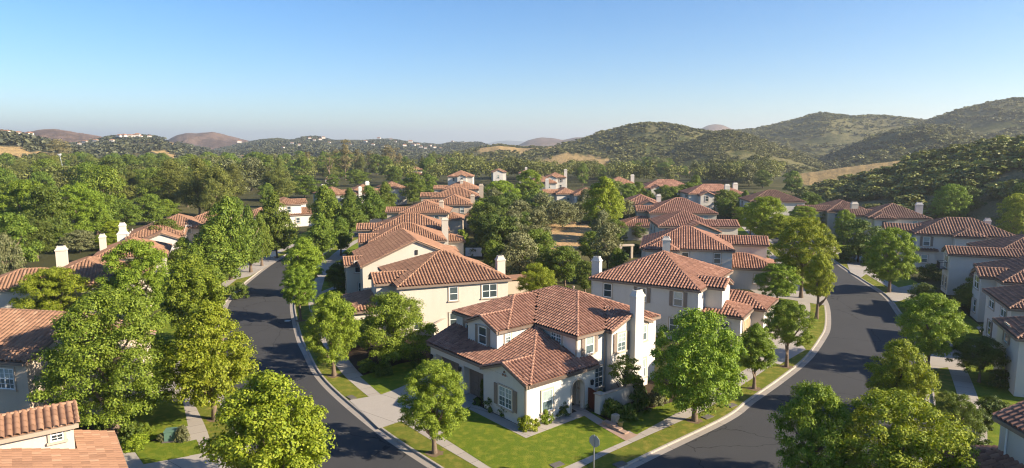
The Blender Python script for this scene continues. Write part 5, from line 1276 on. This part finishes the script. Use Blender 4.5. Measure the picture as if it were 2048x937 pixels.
for px, py, w, h_, lb in ((490, 322, 68, 9, 'long white building with a tan roof above the pines'), (545, 344, 24, 5, 'small red roof among the dark pines left of centre'), (233, 314, 26, 7, 'low white building behind the left wood'), (272, 306, 10, 6, 'small white house behind the left wood near the brown hill'), (160, 312, 14, 6, 'white house right of the rusty eucalyptus'), (1176, 328, 10, 7, 'white house among trees below the golden hill field'), (1195, 325, 16, 7, 'wider white house among trees below the golden hill field'), (225, 350, 12, 6, 'pale house nearly hidden in the left wood'), (660, 366, 14, 5, 'orange-roofed cottage at the foot of the forked eucalyptus'), (430, 326, 10, 6, 'small cream house left of the long white building')):
    x, y = G(px, py); s = w * depth(y) / F; o = tag(ob('house', tm, None, (x, y, 0), .1, (s, max(8, s * .5), h_ * 1.2)), lb, 'house', 'houses of the far valley'); ob('roof', rm, o)

for px, py, w, lb in ((205, 345, 20, 'cream house low in the left wood, left of the pines'), (300, 332, 18, 'tan-roofed house behind the loose olive-coloured pine'), (380, 316, 16, 'white house on the valley floor above the big pine group'), (620, 332, 16, 'orange-roofed house left of the fan palm group'), (760, 338, 20, 'tan-roofed house below the eucalyptus pair'), (840, 322, 14, 'far white house left of the fan palm'), (960, 330, 16, 'orange-roofed house right of the leafy belt tree'), (1010, 322, 12, 'small far house before the golden knoll'), (1100, 334, 16, 'white house far behind the twin-peaked roof'), (1300, 348, 18, 'white house under the nearer scrub hill'), (1075, 322, 12, 'far pale house at the foot of the main right hill'), (700, 322, 12, 'far pale house left of the skyline eucalyptus'), (95, 332, 14, 'pale house beyond the rusty eucalyptus')):
    x, y = G(px, py); s = w * depth(y) / F; o = tag(ob('house', tm, None, (x, y, 0), rnd.uniform(-.4, .4), (s, s * .8, 8)), lb, 'house', 'houses of the far valley'); ob('roof', rm, o)

# ------------------------------------------------------------------ shrubs and hedges
def s6(sp, zx, zy, ztop, zw, label, g='shrubs round the corner house'):
    x, y = z6(zx, zy); _, t = z6(0, ztop); tree(sp, x, y, t, zw * .4664, None, label, g)
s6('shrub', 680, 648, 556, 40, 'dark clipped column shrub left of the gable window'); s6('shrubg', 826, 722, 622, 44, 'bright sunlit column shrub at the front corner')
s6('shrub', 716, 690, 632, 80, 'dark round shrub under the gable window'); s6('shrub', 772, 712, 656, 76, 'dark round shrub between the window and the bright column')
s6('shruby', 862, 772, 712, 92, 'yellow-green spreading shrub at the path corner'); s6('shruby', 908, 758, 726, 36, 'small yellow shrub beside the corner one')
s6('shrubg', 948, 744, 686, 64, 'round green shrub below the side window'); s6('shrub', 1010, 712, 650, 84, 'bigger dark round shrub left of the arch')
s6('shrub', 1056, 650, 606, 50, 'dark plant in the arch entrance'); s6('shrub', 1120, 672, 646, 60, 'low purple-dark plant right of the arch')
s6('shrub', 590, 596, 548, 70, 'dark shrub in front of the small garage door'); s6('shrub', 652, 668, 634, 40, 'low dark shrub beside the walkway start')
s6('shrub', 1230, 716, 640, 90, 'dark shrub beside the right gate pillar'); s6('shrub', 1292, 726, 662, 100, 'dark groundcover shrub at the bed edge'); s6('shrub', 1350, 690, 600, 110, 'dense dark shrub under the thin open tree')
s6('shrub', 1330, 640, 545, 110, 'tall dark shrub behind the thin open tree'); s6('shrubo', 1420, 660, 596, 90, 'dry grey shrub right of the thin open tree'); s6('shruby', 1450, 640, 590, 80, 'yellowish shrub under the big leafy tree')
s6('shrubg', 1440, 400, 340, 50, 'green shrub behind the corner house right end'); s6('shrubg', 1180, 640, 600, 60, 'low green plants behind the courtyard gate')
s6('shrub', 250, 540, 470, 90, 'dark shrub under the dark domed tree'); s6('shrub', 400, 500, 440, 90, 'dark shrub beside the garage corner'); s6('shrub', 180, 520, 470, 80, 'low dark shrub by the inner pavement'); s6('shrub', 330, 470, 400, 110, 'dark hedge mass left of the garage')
for i, (px, py, tp, w, sp, lb) in enumerate((
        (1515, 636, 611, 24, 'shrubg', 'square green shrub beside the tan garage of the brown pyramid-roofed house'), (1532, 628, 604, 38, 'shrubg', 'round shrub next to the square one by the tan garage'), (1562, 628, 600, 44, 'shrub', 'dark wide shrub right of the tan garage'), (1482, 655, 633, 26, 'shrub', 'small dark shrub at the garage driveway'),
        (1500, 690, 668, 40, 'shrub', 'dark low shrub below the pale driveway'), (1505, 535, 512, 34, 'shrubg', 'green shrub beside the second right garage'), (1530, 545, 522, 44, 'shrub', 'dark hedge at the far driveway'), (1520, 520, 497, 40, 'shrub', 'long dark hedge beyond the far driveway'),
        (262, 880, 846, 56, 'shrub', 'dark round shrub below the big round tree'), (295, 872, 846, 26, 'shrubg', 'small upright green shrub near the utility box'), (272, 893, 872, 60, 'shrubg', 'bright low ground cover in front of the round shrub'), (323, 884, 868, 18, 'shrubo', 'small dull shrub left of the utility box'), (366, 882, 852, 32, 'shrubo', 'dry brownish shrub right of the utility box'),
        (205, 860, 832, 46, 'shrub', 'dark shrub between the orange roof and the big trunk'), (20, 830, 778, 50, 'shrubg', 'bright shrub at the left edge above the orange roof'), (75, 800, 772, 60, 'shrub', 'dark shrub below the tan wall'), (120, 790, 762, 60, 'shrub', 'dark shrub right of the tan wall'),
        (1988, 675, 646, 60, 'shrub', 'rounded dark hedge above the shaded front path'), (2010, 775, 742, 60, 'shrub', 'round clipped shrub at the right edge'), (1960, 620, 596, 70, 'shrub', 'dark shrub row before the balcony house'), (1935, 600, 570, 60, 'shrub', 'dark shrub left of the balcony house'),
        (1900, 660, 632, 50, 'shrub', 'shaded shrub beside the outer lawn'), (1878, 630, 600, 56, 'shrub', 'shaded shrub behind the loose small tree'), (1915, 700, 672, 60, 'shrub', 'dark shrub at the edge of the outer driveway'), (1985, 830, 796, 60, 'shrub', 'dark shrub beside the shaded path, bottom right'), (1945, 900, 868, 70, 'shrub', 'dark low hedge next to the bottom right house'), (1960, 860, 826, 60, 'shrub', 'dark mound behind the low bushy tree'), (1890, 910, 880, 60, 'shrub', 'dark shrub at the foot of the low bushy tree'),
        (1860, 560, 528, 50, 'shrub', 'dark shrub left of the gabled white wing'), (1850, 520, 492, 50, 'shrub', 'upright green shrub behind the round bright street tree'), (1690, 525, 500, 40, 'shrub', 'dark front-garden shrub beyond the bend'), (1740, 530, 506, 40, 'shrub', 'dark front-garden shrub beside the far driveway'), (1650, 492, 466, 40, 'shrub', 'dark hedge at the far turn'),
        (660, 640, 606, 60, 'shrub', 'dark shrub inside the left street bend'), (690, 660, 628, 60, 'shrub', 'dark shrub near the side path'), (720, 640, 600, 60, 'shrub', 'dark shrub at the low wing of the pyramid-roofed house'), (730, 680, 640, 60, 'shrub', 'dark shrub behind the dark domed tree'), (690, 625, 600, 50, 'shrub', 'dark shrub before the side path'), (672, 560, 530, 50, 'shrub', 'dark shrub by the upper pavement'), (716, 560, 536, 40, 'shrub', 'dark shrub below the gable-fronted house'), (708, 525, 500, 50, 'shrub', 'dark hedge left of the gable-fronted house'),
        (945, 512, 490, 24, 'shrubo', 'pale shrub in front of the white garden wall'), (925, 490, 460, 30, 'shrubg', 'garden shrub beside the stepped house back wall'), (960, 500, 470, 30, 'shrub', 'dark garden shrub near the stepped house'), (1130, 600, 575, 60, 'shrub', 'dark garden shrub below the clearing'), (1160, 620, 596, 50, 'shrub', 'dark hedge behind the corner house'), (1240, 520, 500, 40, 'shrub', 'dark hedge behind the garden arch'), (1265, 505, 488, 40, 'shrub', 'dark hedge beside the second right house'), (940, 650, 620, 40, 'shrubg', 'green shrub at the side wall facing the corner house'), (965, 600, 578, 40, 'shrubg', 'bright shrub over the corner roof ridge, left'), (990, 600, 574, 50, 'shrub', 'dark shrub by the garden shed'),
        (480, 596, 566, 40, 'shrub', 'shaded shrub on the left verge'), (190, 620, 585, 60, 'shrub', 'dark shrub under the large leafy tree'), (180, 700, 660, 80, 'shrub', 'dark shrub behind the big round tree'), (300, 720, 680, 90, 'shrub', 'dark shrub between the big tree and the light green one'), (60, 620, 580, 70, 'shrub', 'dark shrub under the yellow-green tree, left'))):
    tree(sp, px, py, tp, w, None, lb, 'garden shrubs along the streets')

# ------------------------------------------------------------------ street furniture and garden pieces
# stop sign seen from behind
x, y = G(1187, 964); o = thing('stop_sign', 'grey back of an octagonal stop sign on a thin post at the corner lawn', 'sign', (x, y, 0), R(-38))
t = MB(); t.box(-.03, .03, -.025, .025, 0, 2.95); ob('post', t.mesh('post', M['metal']), o)
oc = [(.38 * math.cos(math.pi / 8 + k * math.pi / 4), .03, 2.55 + .38 * math.sin(math.pi / 8 + k * math.pi / 4)) for k in range(8)]
t = MB(); t.prism(oc, (0, .012, 0)); ob('sign_plate', t.mesh('sign_plate', plain('sign_back', (.42, .42, .40), .5, .4, .3)), o)
t = MB(); 
for zz in (2.4, 2.7): t.box(-.05, .05, -.04, -.026, zz - .03, zz + .03)
ob('bracket', t.mesh('bracket', M['metal']), o)
# utility cabinet
x, y = G(345, 880); o = thing('utility_box', 'green metal utility cabinet in the dry bed beside the left pavement', 'utility box', (x, y, 0), R(12))
t = MB(); t.box(-.42, .42, -.35, .35, .06, .68); ob('cabinet', t.mesh('cabinet', M['util']), o); t = MB(); t.box(-.45, .45, -.38, .38, .68, .74); ob('lid', t.mesh('lid', M['util']), o)
t = MB(); t.box(-.55, .55, -.48, .48, -.02, .06); ob('plinth', t.mesh('plinth', M['concrete']), o); t = MB(); t.box(-.04, .04, -.375, -.352, .34, .46); ob('handle', t.mesh('handle', M['dark_metal']), o)
for px, py, lb in ((1114, 931, 'pale meter cover set in the corner lawn'), (1240, 930, 'pale meter cover in the kerb grass of the right street'), (703, 796, 'pale meter cover in the kerb grass by the inner left kerb'), (1463, 812, 'pale meter cover beside the big leafy tree'), (1415, 835, 'dark-edged meter cover near the right kerb')):
    x, y = G(px, py); t = MB(); t.box(-.42, .42, -.26, .26, .0, .055); t.box(-.34, .34, -.18, .18, .055, .062); tag(ob('meter_cover', t.mesh('meter_cover', M['concrete']), None, (x, y, .012), R(35 if px > 900 else -50)), lb, 'meter cover')
x, y = G(575, 641); t = MB(); t.tube([(0, 0, 0), (0, 0, .02)], .36, 20); tag(ob('manhole_cover', t.mesh('manhole_cover', M['metal']), None, (x, y, ROADZ + .045)), 'round steel manhole cover in the left street', 'manhole cover')
# garden gate with pillars and low wall
def pillar(zx, zy, ztop, label, w=.55):
    x, y = z6(zx, zy); gx_, gy_ = G(x, y); ht = z_at(500 + ztop * .4664, gy_); o = thing('gate_pillar', label, 'pillar', (gx_, gy_, 0), math.pi / 2 - AZ0, 'gate pillars of the corner house')
    t = MB(); t.box(-w / 2, w / 2, -w / 2, w / 2, 0, ht - .12); ob('shaft', t.mesh('shaft', M['stucco_white']), o); t = MB(); t.box(-w / 2 - .07, w / 2 + .07, -w / 2 - .07, w / 2 + .07, ht - .12, ht - .04); t.frustum((0, 0), w + .04, w + .04, w * .5, w * .5, ht - .04, ht + .05); ob('cap', t.mesh('cap', M['trim']), o); return gx_, gy_, ht
pa = pillar(1104, 664, 588, 'stucco pillar left of the dark wooden gate'); pb = pillar(1178, 700, 612, 'stucco pillar right of the dark wooden gate')
d = Vector((pb[0] - pa[0], pb[1] - pa[1], 0)); L = d.length; mid = ((pa[0] + pb[0]) / 2, (pa[1] + pb[1]) / 2, 0)
o = thing('garden_gate', 'dark red-brown wooden gate between two stucco pillars', 'gate', mid, math.atan2(d.y, d.x)); t = MB(); n = 9; wv = (L - .7) / n
for k in range(n): t.box(-L / 2 + .35 + k * wv + .008, -L / 2 + .35 + (k + 1) * wv - .008, -.03, .03, .08, 1.45 + .18 * math.sin(math.pi * (k + .5) / n))
ob('planks', t.mesh('planks', M['gate_wood']), o); t = MB(); t.box(-L / 2 + .32, L / 2 - .32, .031, .07, .3, .42); t.box(-L / 2 + .32, L / 2 - .32, .031, .07, 1.15, 1.27); ob('crossbar', t.mesh('crossbar', M['gate_wood']), o)
def low_wall(p, q, ht, th, mat, label, cap=True, name='garden_wall'):
    a = Vector((*p, 0)); b = Vector((*q, 0)); d = b - a; o = thing(name, label, 'wall', tuple((a + b) / 2), math.atan2(d.y, d.x)); t = MB(); t.box(-d.length / 2, d.length / 2, -th / 2, th / 2, -.05, ht); ob('wall', t.mesh('wall', mat), o)
    if cap: t = MB(); t.box(-d.length / 2 - .04, d.length / 2 + .04, -th / 2 - .05, th / 2 + .05, ht, ht + .07); ob('coping', t.mesh('coping', M['trim']), o)
e1v = Vector((math.sin(AZ0), math.cos(AZ0)))
q = Vector((pb[0], pb[1])) + e1v * .4; low_wall(q, q + e1v * 4.6, 1.35, .22, M['stucco_white'], 'low stucco courtyard wall right of the gate')
low_wall(G(866, 684), G(905, 660), 1.7, .25, M['stone'], 'tan block garden wall beside the garage of the corner house')
low_wall(G(900, 662), G(938, 668), 1.7, .25, M['stone'], 'tan block garden wall running behind the corner house')
low_wall(G(931, 513), G(964, 513), 1.55, .2, M['white_paint'], 'short white garden wall behind the pyramid-roofed house', False)
low_wall(G(1128, 640), G(1185, 640), 1.6, .25, M['stone'], 'block garden wall between the corner house and its right neighbour')
# stone block, pot, steps
x, y = G(*z6(1245, 740)); t = MB(); t.frustum((0, 0), .5, .45, .42, .38, 0, .5); t.frustum((0, 0), .5, .46, .40, .34, .5, .6); tag(ob('stone_post', t.mesh('stone_post', M['stone']), None, (x, y, .02), .6), 'rough stone block at the top of the front steps', 'stone post')
x, y = G(*z6(1267, 760)); o = thing('flower_pot', 'yellow flower pot with a small plant beside the front steps', 'flower pot', (x, y, .02)); t = MB(); t.tube([(0, 0, 0), (0, 0, .3), (0, 0, .38), (0, 0, .40)], [.14, .20, .23, .19], 12); ob('pot', t.mesh('pot', M['terracotta']), o)
ob('plant', PR['shrubg'][0][0], o, (0, 0, .38), 0, (.24, .24, .25))
for k, (zx, zy) in enumerate(((1222, 756), (1244, 768), (1268, 780))):
    x, y = G(*z6(zx, zy)); t = MB(); t.box(-.55, .55, -.22, .22, 0, .22 - .06 * k); tag(ob('stone_step', t.mesh('stone_step', M['paver']), None, (x, y, .03), -AZ0), ['top', 'middle', 'lowest'][k] + ' flagstone step of the front path', 'step', 'front path steps')
# mailbox by the end of the left road
x, y = G(547, 517); o = thing('mailbox', 'pale mailbox cabinet with a blue top beside the left road end', 'mailbox', (x, y, 0), .4); t = MB(); t.box(-.42, .42, -.25, .25, .35, 1.35); ob('cabinet', t.mesh('cabinet', M['white_paint']), o); t = MB(); t.frustum((0, 0), .95, .6, .7, .4, 1.35, 1.5); ob('top', t.mesh('top', M['blue_paint']), o); t = MB(); t.box(-.12, .12, -.1, .1, 0, .35); ob('pedestal', t.mesh('pedestal', M['metal']), o)
# tall lamp on the left
x, y = G(131, 372); o = thing('lamp_post', 'tall pale lamp post with white head in front of the cypress', 'lamp post', (x, y, 0)); ht = z_at(310, y); t = MB(); t.tube([(0, 0, 0), (-.6, 0, ht * .6), (-1.6, 0, ht)], [.22, .17, .13], 8); ob('pole', t.mesh('pole', M['metal']), o); t = MB(); t.frustum((-1.6, 0), .9, .9, 1.2, 1.2, ht - .3, ht + .5); ob('lamp_head', t.mesh('lamp_head', M['white_paint']), o)
x, y = G(607, 352); o = thing('shed', 'shed with a bright blue roof below the fan palm', 'shed', (x, y, 0), .2); t = MB(); t.box(-2.4, 2.4, -2, 2, 0, 2.6); ob('wall', t.mesh('wall', M['white_paint']), o); t = MB(); t.prism([(-2.8, -2.4, 2.6), (2.8, -2.4, 2.6), (2.8, 0, 4.0), (-2.8, 0, 4.0)], (0, 0, .12)); t.prism([(-2.8, 2.4, 2.6), (2.8, 2.4, 2.6), (2.8, 0, 4.003), (-2.8, 0, 4.003)], (0, 0, .12)); ob('roof', t.mesh('roof', M['blue_paint']), o)
# garden shed and stone hearth between the two near houses, garden arch
x, y = G(1030, 585); o = thing('garden_shed', 'low flat-roofed garden structure right of the tall chimney', 'shed', (x, y, 0), R(20)); t = MB(); t.box(-1.6, 1.6, -1, 1, 0, 2.0); ob('wall', t.mesh('wall', M['stucco_tan']), o); t = MB(); t.box(-1.9, 1.9, -1.3, 1.3, 2.0, 2.2); ob('roof', t.mesh('roof', M['roof_red']), o)
x, y = G(1252, 517); o = thing('garden_arch', 'tan stucco garden arch behind the brown pyramid roof', 'arch', (x, y, 0), R(10)); t = MB(); t.box(-1.2, -.85, -.25, .25, 0, 2.2); t.box(.85, 1.2, -.25, .25, 0, 2.2); ob('pillars', t.mesh('pillars', M['stucco_tan']), o); t = MB(); t.box(-1.4, 1.4, -.3, .3, 2.2, 2.5); ob('beam', t.mesh('beam', M['stucco_tan']), o)

# ------------------------------------------------------------------ air
hm = bpy.data.materials.new('haze'); hm.use_nodes = True; hm.node_tree.nodes.clear()
ho = hm.node_tree.nodes.new('ShaderNodeOutputMaterial'); hv = hm.node_tree.nodes.new('ShaderNodeVolumePrincipled')
hv.inputs['Color'].default_value = (.91, .96, 1, 1); hv.inputs['Density'].default_value = HAZE if 'HAZE' in globals() else .00018; hv.inputs['Anisotropy'].default_value = .35
hm.node_tree.links.new(hv.outputs[0], ho.inputs['Volume'])
t = MB(); t.box(-9500, 9500, -300, 12500, -6, 235); hz = ob('haze', t.mesh('haze', hm)); hz['kind'] = 'stuff'; hz['label'] = 'thin blue air between the camera and the far hills'

# ------------------------------------------------------------------ light, sky, camera
EL = R(26); PHI = R(17)
w = bpy.data.worlds.new('World'); SC.world = w; w.use_nodes = True; nt = w.node_tree; nt.nodes.clear()
out = nt.nodes.new('ShaderNodeOutputWorld'); bg = nt.nodes.new('ShaderNodeBackground'); sky = nt.nodes.new('ShaderNodeTexSky')
sky.sky_type = 'NISHITA'; sky.sun_disc = False; sky.sun_elevation = EL; sky.sun_rotation = math.pi / 2 + PHI; sky.altitude = 100; sky.air_density = 1.0; sky.dust_density = .3; sky.ozone_density = 4.0
bg.inputs[1].default_value = .069; hs_ = nt.nodes.new('ShaderNodeHueSaturation'); hs_.inputs['Saturation'].default_value = 1.22; nt.links.new(sky.outputs[0], hs_.inputs['Color']); tn_ = nt.nodes.new('ShaderNodeMix'); tn_.data_type = 'RGBA'; tn_.blend_type = 'MULTIPLY'; tn_.inputs[0].default_value = 1; tn_.inputs[7].default_value = (.94, .97, 1.05, 1); nt.links.new(hs_.outputs[0], tn_.inputs[6]); nt.links.new(tn_.outputs[2], bg.inputs[0]); nt.links.new(bg.outputs[0], out.inputs[0])
sl = bpy.data.lights.new('sun', 'SUN'); sl.energy = 5.0; sl.angle = R(.5); sl.color = (1, .87, .68); so = bpy.data.objects.new('sun', sl); COL.objects.link(so)
sd = Vector((math.cos(PHI) * math.cos(EL), -math.sin(PHI) * math.cos(EL), math.sin(EL))); so.rotation_euler = sd.to_track_quat('Z', 'Y').to_euler(); so.location = (60, -20, 60)
cd = bpy.data.cameras.new('camera'); cam = bpy.data.objects.new('camera', cd); COL.objects.link(cam); SC.camera = cam
cam.location = (0, 0, H); cam.rotation_euler = (math.pi / 2 - TH, 0, 0); cd.sensor_width = 36; cd.sensor_fit = 'HORIZONTAL'; cd.lens = 36 * F / 2048; cd.clip_end = 30000; cd.clip_start = .5
SC.render.engine = 'CYCLES'; cy = SC.cycles; cy.max_bounces = 6; cy.diffuse_bounces = 3; cy.glossy_bounces = 2; cy.transmission_bounces = 4; cy.volume_bounces = 0; cy.transparent_max_bounces = 4
cy.filter_width = 1.15; cy.use_adaptive_sampling = True; cy.adaptive_threshold = .02
try: cy.use_denoising = True; cy.denoiser = 'OPENIMAGEDENOISE'
except Exception: pass
vs = SC.view_settings; vs.view_transform = 'Standard'; vs.look = 'None'; vs.exposure = 1.36; vs.gamma = 1; vs.use_curve_mapping = False
SC.display_settings.display_device = 'sRGB'
